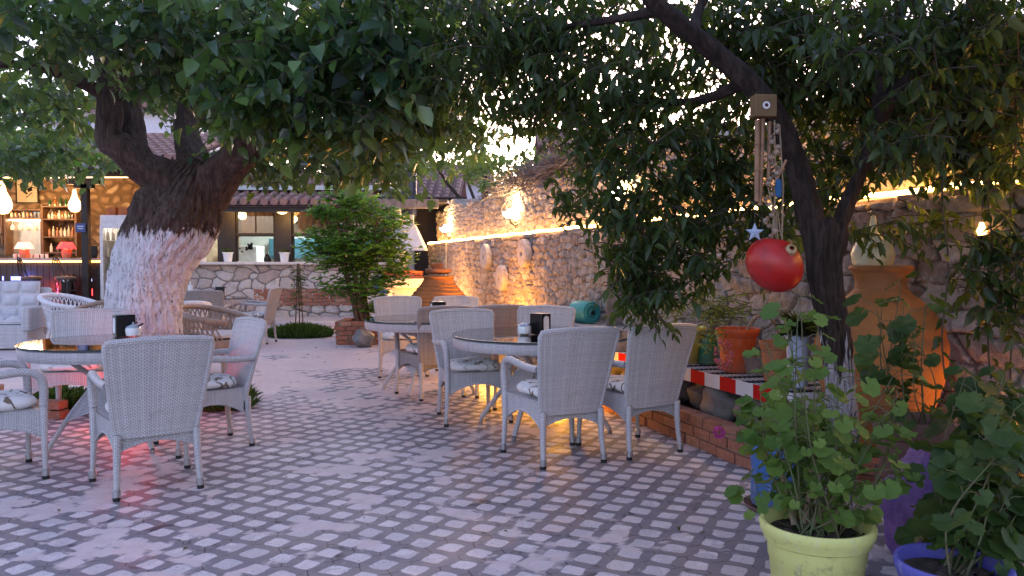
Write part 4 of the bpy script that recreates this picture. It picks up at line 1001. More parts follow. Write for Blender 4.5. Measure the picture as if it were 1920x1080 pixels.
# tub chairs with open lattice
def make_tub(name, mt, label, group, r=.38):
    t = thing(name, label, 'tub chair', group=group)
    def rim(th): b_ = .5 - .5 * math.sin(th); return Vector((r * 1.08 * math.cos(th), r * math.sin(th) * (1.0), .60 + .19 * b_ ** 1.2))
    def seat(th): return Vector((r * .78 * math.cos(th), r * .78 * math.sin(th), .40))
    ths = np.linspace(R(-230), R(50), 40)
    MB().tube([rim(a) for a in ths], .035, 10).build('top_rim', mt, t)
    q = MB(); n = 30
    for i in range(n):
        for sg in (-1, 1):
            a = R(-225) + R(270) * i / n; b_ = a + sg * .32
            if not (R(-230) <= b_ <= R(50)): continue
            q.tube([rim(a), rim(a).lerp(seat(b_), .5) * 1.0, seat(b_)], .009, 5, False)
    q.build('lattice_back', mt, t)
    MB().lathe([(0, .41), (r * .8, .41), (r * .84, .39), (r * .84, .34), (r * .8, .30)], 32).build('seat', mt, t)
    MB().lathe([(0, .43), (r * .72, .43), (r * .74, .46), (r * .6, .49), (0, .5)], 28).build('cushion', MT['tuft'], t)
    for k in range(4):
        th = PI / 4 + k * PI / 2; MB().tube([(r * .7 * math.cos(th), r * .7 * math.sin(th), .33), (r * .85 * math.cos(th), r * .85 * math.sin(th), 0)], .024, 8).build('leg', mt, t)
    return t
GB = 'lattice tub chairs near the big trunk'
whs = simple('white_painted_cane', (.72, .72, .75), (.6, .6, .63), 20, .5)
brs = simple('brown_cane', (.36, .26, .2), (.24, .17, .13), 14, .5)
u1 = make_tub('tub_chair', whs, 'white lattice tub chair left of the big trunk, before the bar', GB); c = at(132, 560, 12.4); u1.location = (c.x, 12.4, 0); u1.rotation_euler = (0, 0, R(-100)); u1.scale = (1.05, 1.05, 1.03)
u2 = dup(u1, (at(332, 560, 10.6).x, 10.6, 0), R(50), 'white lattice tub chair just right of the trunk, partly behind it'); u2.scale = (1, 1, 1.0)
u3 = make_tub('tub_chair', brs, 'brown cane tub chair left of the trunk, behind the facing wicker armchair', GB); u3.location = (at(188, 560, 11.3).x, 11.3, 0); u3.rotation_euler = (0, 0, R(160)); u3.scale = (1, 1, .97)
u4 = dup(u3, (at(403, 560, 9.6).x, 9.6, 0), R(-100), 'brown cane tub chair with a sweeping curved arm, right of the trunk'); u4.scale = (1.12, 1.1, 1.0)
# furthest table chairs
GF = 'chairs around the furthest table'
c = at(478, 560, 13.1); dup(ch0, (c.x + .0, 13.1, 0), R(88), 'white armchair in profile facing left, before the brick band of the kitchen wall', GF)
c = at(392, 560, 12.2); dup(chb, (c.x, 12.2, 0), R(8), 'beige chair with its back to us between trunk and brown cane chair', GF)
# lounge armchair with tufted cushion
def lounge():
    t = thing('lounge_armchair', 'deep grey wicker lounge armchair with tufted cushions at the left edge', 'lounge chair')
    wk = MT['wickw']
    MB().box((0, 0, .2), (.9, .8, .36)).build('base', wk, t, bevel=.02)
    for sx_ in (-1, 1): MB().box((sx_ * .43, .0, .46), (.12, .85, .36)).build('armrest', wk, t, bevel=.03)
    B_ = Matrix.Rotation(R(14), 3, 'X'); MB().box((0, -.45, .55), (.98, .12, .75), M=B_).build('backrest', wk, t, bevel=.03)
    def tuft(w_, h_, nu_, nv_, th):
        def f(u, v):
            return Vector(((u - .5) * w_, (v - .5) * h_, th * (abs(math.sin(u * PI * nu_)) * abs(math.sin(v * PI * nv_))) ** .35))
        return f
    for nm, M_, cc in (('back_cushion', Matrix.Rotation(R(-76), 3, 'X') @ Matrix.Rotation(PI, 3, 'Z'), Vector((0, -.33, .72))), ('seat_cushion', Matrix.Identity(3), Vector((0, .02, .42)))):
        f = tuft(.74, .62, 3, 3, .09); q = MB().grid(lambda u, v: M_ @ f(u, v) + cc, 30, 24).box(cc, (.74, .60, .06), M=M_); q.build(nm, MT['tuft'], t)
    c = at(6, 600, 12.3); t.location = (c.x, 12.3, 0); t.rotation_euler = (0, 0, R(-168)); t.scale = (1.05, 1, 1)
lounge()

# ================================================================ JARS, POTS, BENCH
clay = N('ribbed_clay'); _v = clay.obj(); _n = clay.noise(_v, 4, 5, .6); _n2 = clay.noise(_v, 30, 4, .6)
clay.set(clay.mix(clay.smooth(_n, .35, .7), (.36, .13, .03), (.25, .095, .03)), .8); clay.bump(_n2, .35, .01); clay = clay.mat
def jar(name, label, cat, prof_pts, loc, ribs, rim_r, group=None, ribd=.018):
    t = thing(name, label, cat, loc, 0, group)
    P = spline(prof_pts, 150); P = [(max(0, p[0] + (ribd * abs(math.sin(PI * p[1] / ribs)) if .12 < p[1] < prof_pts[-1][1] - .12 else 0)), p[1]) for p in P]
    MB().lathe([tuple(p) for p in P], 64).build('jar_body', clay, t)
    zt_ = prof_pts[-1][1]
    MB().lathe([(rim_r - .05, zt_ - .01), (rim_r + .02, zt_ - .005), (rim_r + .03, zt_ + .012), (rim_r + .015, zt_ + .03), (rim_r - .045, zt_ + .028), (rim_r - .06, zt_ - .12)], 48).build('jar_rim', clay, t)
    return t
cJ = at(822, 560, 13.0); jz = Z(517, 13.0)
jar('ribbed_jar', 'huge ribbed clay jar lit orange before the stone wall', 'clay jar', [(.36, .1), (.49, .2), (.55, .36), (.545, .5), (.49, .68), (.42, .79), (.32, .91), (.245, jz - .07), (.235, jz - .03)], (cJ.x, 13.0, 0), .062, .235, 'big clay jars', .022)
sm_ = thing('flower_saucer', 'brown clay saucer resting on top of the huge ribbed jar', 'saucer', (cJ.x - .0, 13.0, jz + .03))
MB().lathe([(0, 0), (.16, 0), (.21, .03), (.215, .075), (.195, .085), (.17, .05), (0, .04)], 28).build('dish', simple('dark_terracotta', (.30, .11, .05), (.2, .08, .04), 6, .7), sm_)
t = thing('clay_pot', 'small clay pot of sprigs in the saucer on the ribbed jar', 'flowerpot', (cJ.x - .02, 13.0, jz + .075))
MB().lathe([(0, 0), (.075, 0), (.10, .10), (.12, .10), (.12, .125), (.09, .125), (0, .1)], 20).build('pot', MT['terra'], t)
P, D, Nn, S, TW = sprays([((0, 0, .2), (.12, .12, .08), 12)], .035, 7, .22, .2); leaf_mesh('plant', P, D, Nn, S, .4, MT['leafD'], t, 'Q', TW, MT['stem'])
# second jar behind the near tree
cR = at(1650, 620, 4.85); rz_ = Z(507, 4.85)
jar('clay_jar', 'tall shouldered clay jar glowing orange behind the near tree', 'clay jar', [(.16, .16), (.23, .3), (.315, .5), (.36, .68), (.368, .83), (.325, .97), (.25, 1.07), (.165, 1.135), (.145, 1.19), (.155, rz_ - .03), (.165, rz_)], (cR.x, 4.85, 0), .11, .155, 'big clay jars', .006)
gd = thing('pale_gourd', 'pale yellow round gourd resting in the mouth of the shouldered jar', 'gourd', (cR.x - .05, 4.85, rz_ + .01))
MB().lathe([(0, -.03), (.07, -.025), (.115, .03), (.125, .09), (.105, .15), (.06, .19), (.025, .22), (.018, .29), (.012, .32), (0, .325)], 28).build('gourd_body', simple('pale_gourd_skin', (.75, .68, .45), (.65, .55, .3), 4, .35), gd)
ol = thing('hanging_bulb', 'small amber bulb hanging among the leaves by the stone wall', 'lamp', (cR.x + .46, 4.6, 1.5))
MB().lathe([(0, -.03), (.02, -.025), (.028, 0), (.015, .03), (.012, .05), (0, .05)], 12).build('bulb', emit('amber_bulb', (1, .5, .12), 2.2), ol)
MB().tube([(0, 0, .05), (0, 0, .5)], .003, 4).build('cord', MT['black'], ol)

# painted slab bench on rubble supports
def slabpos(Y, off): 
    k = min(range(len(KS)), key=lambda i: abs(KS[i].y - Y)); return KS[k].x + off
bn = thing('painted_bench', 'low slab bench painted in red, white and black checks behind the kerb', 'bench')
bm_ = N('checked_paint'); x = bm_.n('SeparateXYZ'); bm_.l(bm_.uv(), x.inputs[0])
u_, v_ = x.outputs[0], x.outputs[1]
ch_ = bm_.math('GREATER_THAN', bm_.math('FRACT', bm_.math('DIVIDE', u_, .40)), .5)
front = bm_.mix(ch_, (.58, .56, .58), (.45, .010, .010))
st_ = bm_.math('GREATER_THAN', bm_.math('FRACT', bm_.math('DIVIDE', v_, .035)), .5)
st2 = bm_.math('GREATER_THAN', bm_.math('FRACT', bm_.math('DIVIDE', u_, .22)), .45)
topc = bm_.mix(bm_.math('MULTIPLY', st_, st2), (.02, .02, .025), (.7, .68, .68))
istop = bm_.math('GREATER_THAN', v_, .2)
c_ = bm_.mix(istop, front, topc); wn_ = bm_.noise(bm_.obj(), 9, 5, .7)
bm_.set(bm_.mix(bm_.smooth(wn_, .66, .8), c_, (.08, .06, .05)), .85, spec=.1); bm_.bump(wn_, .4, .01); bm_ = bm_.mat
ys = np.linspace(5.0, 8.3, 24); ft = [Vector((slabpos(y, .16), y, .40)) for y in ys]
ft = [Vector(p) for p in spline([tuple(f) for f in ft[::4]] + [tuple(ft[-1])], 24)]
bk = [Vector((min(wallx(f.y) - .06, f.x + .62), f.y + .12, .40)) for f in ft]
q = MB(); Lf = poly_len(ft)
for i in range(len(ft) - 1):
    a, b_ = ft[i], ft[i + 1]; c, d = bk[i], bk[i + 1]; up = Vector((0, 0, .10)); u0, u1 = Lf[i], Lf[i + 1]
    q.add([a, b_, b_ + up, a + up], [(3, 2, 1, 0)], [[(u0, .1), (u1, .1), (u1, 0), (u0, 0)]])
    q.add([a + up, b_ + up, d + up, c + up], [(3, 2, 1, 0)], [[(u0, .9), (u1, .9), (u1, .3), (u0, .3)]])
    q.add([a, b_, d, c], [(0, 1, 2, 3)], [[(u0, 0), (u1, 0), (u1, .1), (u0, .1)]])
    q.add([c, d, d + up, c + up], [(0, 1, 2, 3)], [[(u0, 0), (u1, 0), (u1, .1), (u0, .1)]])
for (a, c) in ((ft[0], bk[0]), (ft[-1], bk[-1])): q.add([a, c, c + up, a + up], [(0, 1, 2, 3)], [[(0, 0), (.5, 0), (.5, .1), (0, .1)]])
q.build('painted_slab', bm_, bn, smooth=False)
def boulder(name, c, r, m, label=None, parent=None, seed=0, sq_=(1, 1, 1)):
    rr = random.Random(seed); ph = [rr.uniform(0, 6) for _ in range(6)]
    def f(u, v):
        th, fi = u * 2 * PI, (v - .5) * PI; d = Vector((math.cos(th) * math.cos(fi), math.sin(th) * math.cos(fi), math.sin(fi)))
        k = 1 + (.14 if r > .17 else .10) * math.sin(3 * d.x + ph[0]) * math.sin(3 * d.y + ph[1]) + .1 * math.sin(6 * d.z + ph[2] + 3 * d.x) + .05 * math.sin(11 * d.x + ph[3]) * math.sin(9 * d.y + ph[4])
        return Vector(c) + Vector((d.x * r * sq_[0], d.y * r * sq_[1], d.z * r * sq_[2])) * k
    o = MB().grid(f, 24, 16).build(name, m, parent)
    if label: tag(o, label, 'rock')
    return o
rock_m = simple('dark_field_stone', (.2, .17, .15), (.12, .1, .09), 5, .85, .6)
for i in range(10):
    Y = 5.3 + i * .32; f = Vector((slabpos(Y, .30 + .05 * (i % 2)), Y, .27)); boulder('rubble_support', f, .13 + .02 * (i % 3), rock_m, None, bn, i, (1, 1.2, .9))
# low stone ledge along the wall foot further back
sl_ = thing('stone_ledge', 'low pale stone ledge along the foot of the rubble wall behind the right table', 'ledge')
a, b_ = (wallx(8.5) - .38, 8.5), (wallx(11.6) - .38, 11.6)
masonry('masonry', (b_[0] - .0, b_[1]), (a[0], a[1]), .1, .54, .22, .13, 51, 160, 30, MT['rubble'], sl_, depth=.03)
pd = Vector(((a[0] + b_[0]) / 2, (a[1] + b_[1]) / 2, .565)) - WN * .14
MB().box(pd, (.42, 3.2, .05), math.atan2(WD.y, WD.x) - PI / 2).build('coping', simple('pale_coping', (.4, .36, .34), (.3, .27, .26), 5, .7, .2), sl_, bevel=.01)
# teal drum on the ledge
td = thing('teal_drum', 'teal round metal drum lying on its side against the stone wall', 'drum', (at(1096, 595, 9.6).x, 9.6, .59 + .135))
M3 = Matrix.Rotation(R(90), 3, 'X'); M3 = Matrix.Rotation(R(28), 3, 'Z') @ M3
MB().lathe([(0, .18), (.04, .18), (.05, .165), (.07, .165), (.075, .18), (.10, .18), (.105, .165), (.125, .165), (.135, .15), (.135, -.16), (.09, -.17), (.09, -.24), (0, -.24)], 32, M=M3).build('drum_body', simple('teal_paint', (.04, .26, .25), (.03, .2, .2), 6, .4), td)
MB().lathe([(0, .183), (.022, .186), (.03, .18)], 16, M=M3).build('hub', MT['black'], td)
# wooden post
wp = MB().box((at(1146, 540, 9.2).x, 9.2, .95), (.11, .11, 1.6)).build('timber_post', MT['greywood'], bevel=.01); tag(wp, 'weathered timber post standing in the bed behind the drooping leaves', 'post')

def plastic_pot(name, label, loc, r, h, mt, group=None, soil=True, tap=.72, inverted=False):
    t = thing(name, label, 'flowerpot', loc, 0, group)
    prof = [(0, 0), (r * tap, 0), (r * (tap + .03), .01), (r * .86, h * .62), (r * .885, h * .64), (r * .9, h * .8), (r * .97, h * .82), (r * .985, h * .86), (r * 1.03, h * .9), (r * 1.05, h * .97), (r * 1.02, h), (r * .96, h * .995), (r * .9, h * .93), (r * .88, h * .8)]
    if inverted: prof = [(r, 0), (r * 1.02, h * .06), (r * .95, h * .08), (r * .72, h * .96), (r * .68, h), (0, h)]
    MB().lathe(prof, 48).build('pot', mt, t)
    if soil and not inverted: MB().grid(lambda u, v: Vector((math.cos(u * 2 * PI) * r * .885 * v, math.sin(u * 2 * PI) * r * .885 * v, h * .86 + .01 * math.sin(u * 30) * v * (1 - v) * 4 + .008 * math.sin(17 * v + 9 * u))), 40, 8).build('soil', MT['soil'], t)
    return t
_simple = simple
def plastic(name, c1, c2=None, sc_=8, rough=.4, bump=.04):
    m = N(name); v = m.obj(); f = m.noise(v, 3, 4, .6); d = m.noise(v, 16, 6, .75); st = m.noise(m.mapp(v, (1, 1, .12)), 30, 4, .7)
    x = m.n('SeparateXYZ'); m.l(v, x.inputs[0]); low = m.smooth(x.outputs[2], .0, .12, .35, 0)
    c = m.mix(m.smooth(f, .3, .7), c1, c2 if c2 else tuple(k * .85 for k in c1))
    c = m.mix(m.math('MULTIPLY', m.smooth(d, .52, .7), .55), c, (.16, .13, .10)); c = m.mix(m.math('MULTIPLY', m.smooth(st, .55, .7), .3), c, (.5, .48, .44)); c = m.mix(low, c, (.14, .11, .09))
    m.set(c, m.smooth(d, .3, .7, rough, rough + .3), spec=.4); m.bump(d, .25, .004); return m.mat
yel = plastic('yellow_green_plastic', (.60, .60, .20), (.52, .52, .16)); yel2 = plastic('faded_yellow_plastic', (.55, .5, .12), (.45, .4, .1))
ypz = .37; Yp = at(1532, 975, 3).y
cy_ = on(1532, 976, ypz)
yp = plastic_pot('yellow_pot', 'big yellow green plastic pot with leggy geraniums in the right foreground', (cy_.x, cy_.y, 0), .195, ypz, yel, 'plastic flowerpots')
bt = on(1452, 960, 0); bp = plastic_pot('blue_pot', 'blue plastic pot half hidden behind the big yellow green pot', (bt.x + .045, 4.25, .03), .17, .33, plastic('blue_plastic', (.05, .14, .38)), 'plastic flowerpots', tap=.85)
t = MB().lathe([(0, 0), (.16, 0), (.19, .03), (.185, .032), (.155, .008), (0, .008)], 32).build('pot_saucer', plastic('maroon_plastic', (.12, .04, .04))); t.location = (bt.x + .045, 4.25, .0); tag(t, 'maroon saucer under the blue pot', 'saucer')
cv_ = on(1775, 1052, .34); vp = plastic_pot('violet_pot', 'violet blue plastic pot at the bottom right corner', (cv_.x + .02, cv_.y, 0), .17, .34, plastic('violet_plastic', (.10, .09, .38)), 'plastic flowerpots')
GP = 'pots standing on the checked bench'
bz = .502
def bpot(px, Y): c = at(px, 640, Y); return (c.x, Y, bz)
plastic_pot('faded_yellow_pot', 'faded yellow pot at the left end of the checked bench', bpot(1284, 6.55), .165, Z(612, 6.55) - bz, yel2, GP)
plastic_pot('green_pot', 'upturned green pot between the yellow and the orange pot', bpot(1329, 6.45), .085, Z(628, 6.45) - bz, plastic('green_plastic', (.01, .16, .07)), GP, inverted=True)
plastic_pot('orange_pot', 'bright orange plastic pot on the checked bench', bpot(1383, 6.0), .155, Z(615, 6.0) - bz, plastic('orange_red_plastic', (.62, .10, .02), (.55, .08, .02)), GP)
plastic_pot('terracotta_pot', 'plain terracotta pot behind the geranium leaves on the bench', bpot(1458, 5.5), .12, Z(640, 5.5) - bz, MT['terra'], GP)
plastic_pot('terracotta_pot', 'terracotta pot on the ledge at the foot of the wall beside the drum', (at(1200, 600, 9.0).x, 9.05, .59), .10, .16, MT['terra'])
bk_ = thing('wicker_basket', 'basket with a tall hooped handle among the bench pots', 'basket', (bpot(1410, 5.75)[0] + .12, 5.9, bz))
MB().lathe([(0, 0), (.12, 0), (.15, .12), (.16, .13), (.14, .13), (.11, .02), (0, .02)], 24).build('basket_bowl', MT['wickb'], bk_)
MB().tube([(.145 * math.cos(a), .0, .13 + .30 * math.sin(a)) for a in np.linspace(0, PI, 20)], .012, 6).build('handle', brs, bk_)
# purple painted stump
pur = N('purple_paint'); _v = pur.obj(); _n = pur.noise(_v, 7, 5, .65); pur.set(pur.mix(pur.smooth(_n, .3, .7), (.10, .045, .19), (.19, .085, .25)), .6); pur.bump(pur.noise(_v, 11, 5, .7), .9, .03); pur = pur.mat
c = on(1740, 985, 0)
pb = thing('purple_urn', 'rough purple painted garden urn standing behind the violet pot', 'urn', (at(1738, 930, 3.45).x, 3.45, 0))
boulder('urn_body', (0, 0, .22), .17, pur, None, pb, 3, (1, 1, 1.5)); boulder('urn_shoulder', (.03, .05, .43), .10, pur, None, pb, 5, (1.1, 1, .8))
# brick planter box with the round bush, rock
def brick_box(name, label, x0, x1, y0, y1, h):
    P = [Vector((x0, y1, 0)), Vector((x0, y0, 0)), Vector((x1, y0, 0)), Vector((x1, y1, 0)), Vector((x0 + .01, y1, 0))]
    Q = []
    for i in range(4):
        n = 12
        for k in range(n): Q.append(P[i].lerp(P[i + 1], k / n))
    Q.append(P[4]); return brick_run(name, Q, 5, .21, h / 5, .12, label, 'planter', 9)
ga = on(628, 647, 0); gb = on(706, 648, 0)
brick_box('brick_planter', 'square brick planter holding the round green bush', ga.x + .06, gb.x - .05, ga.y + .05, ga.y + .85, .38)
q = MB().box(((ga.x + gb.x) / 2, ga.y + .45, .17), (gb.x - ga.x - .25, .66, .3)).build('planter_soil', MT['soil']); tag(q, kind='structure')
boulder('garden_rock', (on(682, 650).x, on(682, 650).y - .05, .13), .16, simple('dark_glossy_rock', (.10, .11, .11), (.2, .2, .2), 10, .4, .8), 'dark rounded rock at the corner of the brick planter', None, 12)
# small ground uplights
def uplight(name, loc, c_, W, label, r=.07):
    t = thing(name, label, 'spotlight', loc, 0, 'small ground lights')
    MB().lathe([(0, 0), (.05, 0), (.05, .02), (.015, .03), (.015, .06), (.04, .07), (.045, .12), (0, .12)], 16).build('housing', MT['black'], t)
    MB().lathe([(0, .121), (.04, .121), (.036, .13), (0, .132)], 16).build('lens', emit('lens_' + name, c_, 8), t)
    point('lamp', (0, 0, .22), c_, W, r, t)
uplight('orange_spotlight', (.42, 7.28, 0), (1, .42, .03), 8, 'small orange ground light by the kerb under the right table')
uplight('orange_spotlight', (-.25, 8.75, 0), (1, .42, .03), 6, 'small orange ground light by the kerb beneath the far table chairs')
uplight('orange_spotlight', (cJ.x + .75, 12.35, .16), (1, .40, .05), 34, 'small orange light in the bed beside the huge ribbed jar')
uplight('orange_spotlight', (cR.x + .62, 4.38, .17), (1, .36, .04), 13, 'small orange light in the bed beside the shouldered jar')
uplight('red_spotlight', (-3.02, 6.35, 0), (1, .06, .05), 3.5, 'small red ground light beneath the left glass table')

# ================================================================ TREES
def bark_tube(name, pts, mat, parent, nseg=64, nring=90, rough=.03, fiss=14, twist=.3, seed=0, flare=None):
    """pts: (x,y,z,r); ridged bark is real displaced geometry"""
    S = np.array(spline(pts, nring)); rr_ = np.random.default_rng(seed); ph = rr_.uniform(0, 6, 12)
    mb = MB(); vs = []; up = np.array([0, 0, 1.]); a = None; L = 0
    for i in range(len(S)):
        p = S[i, :3]; t = S[min(i + 1, len(S) - 1), :3] - S[max(i - 1, 0), :3]; t /= np.linalg.norm(t)
        if i: L += np.linalg.norm(p - S[i - 1, :3])
        if a is None: a = np.cross(t, [0, 1, 0]); 
        a = a - t * a.dot(t); a /= np.linalg.norm(a); b = np.cross(t, a)
        for k in range(nseg):
            th = 2 * PI * k / nseg
            w1 = th + twist * L + .25 * math.sin(L * 3 + ph[0])
            lob = 1 + .06 * math.sin(3 * th + ph[1] + L) + .05 * math.sin(5 * th + ph[2] - 1.3 * L)
            f1 = abs(math.sin(fiss * .5 * w1 + 1.1 * math.sin(L * 7 + ph[3] + 2 * th) + ph[4])) ** .6
            f2 = abs(math.sin(fiss * 1.15 * w1 + 1.4 * math.sin(L * 13 + ph[5]) + ph[6])) ** .7
            f3 = math.sin(L * 31 + 5 * math.sin(3 * th + ph[7])) * math.sin(9 * th + ph[8])
            r = S[i, 3] * lob + rough * (f1 * .8 + f2 * .5 + .22 * f3 - .8)
            vs.append(p + a * math.cos(th) * r + b * math.sin(th) * r)
    fs = []; 
    for i in range(len(S) - 1):
        for k in range(nseg):
            k2 = (k + 1) % nseg; fs.append((i * nseg + k, i * nseg + k2, (i + 1) * nseg + k2, (i + 1) * nseg + k))
    fs.append(tuple(range(nseg - 1, -1, -1))); fs.append(tuple((len(S) - 1) * nseg + k for k in range(nseg)))
    mb.add([Vector(v) for v in vs], fs, [[(0, 0)] * len(f) for f in fs])
    return mb.build(name, mat, parent)
def bark_mat(name, c1, c2, lime=None, z_lime=0, amp=.25):
    m = N(name); v = m.obj(); mp = m.mapp(v, (1, 1, .16)); n = m.noise(mp, 22, 6, .7, .6); n2 = m.noise(v, 5, 4, .6); n3 = m.noise(m.mapp(v, (1, 1, .3)), 60, 4, .7); n6 = m.noise(m.mapp(v, (1, 1, .13)), 30, 5, .65, .8)
    crack = m.smooth(m.math('ABSOLUTE', m.math('SUBTRACT', n6, .5)), .0, .016, 1, 0)
    c = m.mix(m.smooth(n, .35, .65), c1, c2); c = m.mix(m.math('MULTIPLY', m.smooth(n2, .5, .7), .4), c, c1)
    if lime:
        x = m.n('SeparateXYZ'); m.l(v, x.inputs[0])
        zz = m.math('ADD', x.outputs[2], m.math('ADD', m.math('MULTIPLY', m.math('SUBTRACT', m.noise(m.mapp(v, (1, 1, .1)), 26, 3, .6), .5), amp * 1.9), m.math('MULTIPLY', m.math('SUBTRACT', n2, .5), .18)))
        cover = m.smooth(zz, z_lime - .04, z_lime + .03, 1, 0)
        worn = m.smooth(m.math('ADD', m.math('MULTIPLY', n, .6), m.math('MULTIPLY', n3, .4)), .385, .44)
        lc = m.mix(n3, lime, tuple(k * .78 for k in lime))
        c = m.mix(m.math('MULTIPLY', cover, worn), c, lc)
    c = m.mix(m.math('MULTIPLY', crack, .6), c, c1)
    m.set(c, .9, spec=.2); m.bump(m.math('SUBTRACT', m.math('ADD', n, m.math('MULTIPLY', n3, .4)), m.math('MULTIPLY', crack, .6)), .7, .03); return m.mat
def A(px, py, Y, r): p = at(px, py, Y); return (p.x, p.y, p.z, r)
lt = thing('mulberry_tree', 'huge old mulberry tree with a whitewashed trunk left of centre', 'tree')
bk1 = bark_mat('old_mulberry_bark', (.05, .035, .03), (.12, .085, .07), (.78, .75, .79), 1.60)
YT = 8.1
g0 = at(277, 640, YT)
bark_tube('trunk', [(g0.x + .02, YT, -.05, .44), (g0.x, YT, .3, .37), A(276, 600, YT, .345), A(281, 540, YT, .35), A(298, 480, YT, .37), A(326, 428, YT, .41), A(341, 388, YT, .405), A(354, 352, YT, .31), A(368, 322, YT, .22), A(380, 300, YT, .15)], bk1, lt, 120, 190, .034, 26, .25, 1)
def limb(pts, tree, mt, seed, rough=.014, fiss=9, seg=26, rings=60, name='limb'): return bark_tube(name, pts, mt, tree, seg, rings, rough, fiss, .5, seed)
L_ = lambda *a: A(*a)
limb([L_(350, 380, YT, .26), L_(310, 338, YT - .1, .20), L_(262, 310, YT - .2, .16), L_(228, 278, YT - .3, .135), L_(204, 262, YT - .3, .12), L_(205, 200, YT - .3, .11), L_(196, 120, YT - .2, .09), L_(170, 30, YT, .07), L_(150, -60, YT, .05)], lt, bk1, 2, .02)
limb([L_(275, 318, YT - .15, .15), L_(252, 280, YT - .1, .135), L_(246, 230, YT, .12), L_(238, 150, YT + .1, .1), L_(255, 60, YT + .2, .08), L_(260, -40, YT + .2, .06)], lt, bk1, 3, .02)
limb([L_(372, 350, YT, .22), L_(362, 300, YT + .2, .16), L_(350, 250, YT + .5, .12), L_(355, 170, YT + .8, .1), L_(330, 60, YT + 1, .08), L_(340, -60, YT + 1.2, .05)], lt, bk1, 4, .018)
limb([L_(385, 360, YT, .24), L_(425, 315, YT - .1, .18), L_(468, 275, YT - .3, .14), L_(520, 225, YT - .6, .11), L_(590, 170, YT - .9, .09), L_(680, 130, YT - 1.2, .06), L_(780, 110, YT - 1.4, .03)], lt, bk1, 5, .018)
limb([L_(455, 285, YT - .25, .11), L_(450, 200, YT - .3, .09), L_(430, 100, YT - .5, .07), L_(445, -40, YT - .8, .05)], lt, bk1, 6, .012)
limb([L_(560, 190, YT - .8, .07), L_(600, 100, YT - .8, .05), L_(640, -40, YT - .8, .035)], lt, bk1, 7, .008)
limb([L_(205, 180, YT - .3, .07), L_(120, 140, YT - .5, .05), L_(30, 120, YT - .8, .035), L_(-80, 130, YT - 1, .02)], lt, bk1, 8, .008)
def BL(px, py, Y, rx, ry, rz, n): c = at(px, py, Y); return ((c.x, c.y, c.z), (rx, ry, rz), n)
random.seed(11)
blL = [BL(60, 40, 7.0, 1.0, 1.1, .5, 64), BL(150, 0, 6.2, .9, .9, .35, 48), BL(240, 40, 6.8, .8, .8, .32, 52), BL(340, 20, 6.4, .8, .9, .32, 56), BL(430, 60, 6.5, .7, .8, .38, 60),
       BL(280, 120, 9.0, .9, .6, .35, 50), BL(400, 170, 9.2, .8, .6, .35, 50), BL(325, 130, 7.0, .35, .5, .2, 24), BL(430, 190, 7.2, .35, .5, .18, 24),
       BL(520, 70, 6.0, .8, .9, .5, 84), BL(620, 50, 5.8, .8, .9, .5, 88), BL(600, 180, 6.3, .7, .8, .35, 90), BL(510, 190, 6.4, .45, .6, .25, 46), BL(720, 110, 6.0, .7, .8, .5, 95), BL(690, 235, 7.0, .6, .7, .3, 60),
       BL(560, 290, 8.6, .8, .8, .26, 80), BL(690, 295, 8.4, .7, .8, .22, 60), BL(470, 250, 9.6, .5, .4, .3, 30), BL(430, 300, 9.6, .35, .4, .12, 16),
       BL(20, 180, 8.5, .7, .9, .4, 36), BL(110, 180, 9.0, .7, .9, .4, 34), BL(90, 275, 10.5, 1.2, .9, .34, 90), BL(20, 290, 10.0, .9, .8, .25, 50), BL(800, 50, 6.2, .8, 1.0, .5, 80), BL(780, 180, 6.8, .4, .5, .3, 44), BL(850, 230, 8.5, .5, .5, .3, 30),
       BL(500, -60, 7.5, 3.2, 1.5, .45, 190), BL(150, -60, 8.0, 2.4, 1.5, .4, 100)]
P, D, Nn, S, TW = sprays(blL, .12, 9, .58, .75)
leaf_mesh('crown', P, D, Nn, S, .78, MT['leafL'], lt, 'O', TW, MT['twig'])

# near cherry tree on the right
rt_ = thing('cherry_tree', 'dark forked cherry tree in the bed at the right with a drooping crown', 'tree')
bk2 = bark_mat('flaking_cherry_bark', (.022, .015, .012), (.055, .038, .03), (.42, .38, .38), .82, .7)
YR = 4.25
r0 = at(1580, 940, YR)
bark_tube('trunk', [(r0.x, YR, -.02, .10), (r0.x - .02, YR, .18, .078), A(1583, 820, YR, .072), A(1576, 730, YR, .070), A(1570, 650, YR, .072), A(1556, 570, YR, .076), A(1545, 500, YR, .084), A(1553, 440, YR, .09), A(1556, 410, YR, .07)], bk2, rt_, 64, 150, .015, 18, .4, 21)
limb([L_(1545, 490, YR, .08), L_(1518, 400, YR, .066), L_(1496, 320, YR, .060), L_(1466, 240, YR - .05, .056), L_(1420, 170, YR - .1, .054), L_(1350, 105, YR - .1, .05), L_(1280, 50, YR - .15, .046), L_(1225, 0, YR - .2, .044), L_(1190, -60, YR - .2, .04)], rt_, bk2, 22, .008, 9, 24, 80)
limb([L_(1560, 470, YR, .04), L_(1585, 390, YR + .05, .04), L_(1622, 300, YR + .1, .03), L_(1655, 210, YR + .15, .04), L_(1710, 140, YR + .2, .034), L_(1775, 70, YR + .2, .03), L_(1840, -10, YR + .2, .04), L_(1880, -80, YR + .2, .035)], rt_, bk2, 23, .008, 9, 24, 80)
limb([L_(1650, 225, YR + .15, .045), L_(1660, 120, YR + .3, .04), L_(1690, 20, YR + .4, .03), L_(1710, -60, YR + .4, .02)], rt_, bk2, 24, .005, 8, 16, 40)
limb([L_(1300, 60, YR - .15, .03), L_(1310, 20, YR, .024), L_(1340, -40, YR, .02)], rt_, bk2, 25, .004, 8, 12, 20)
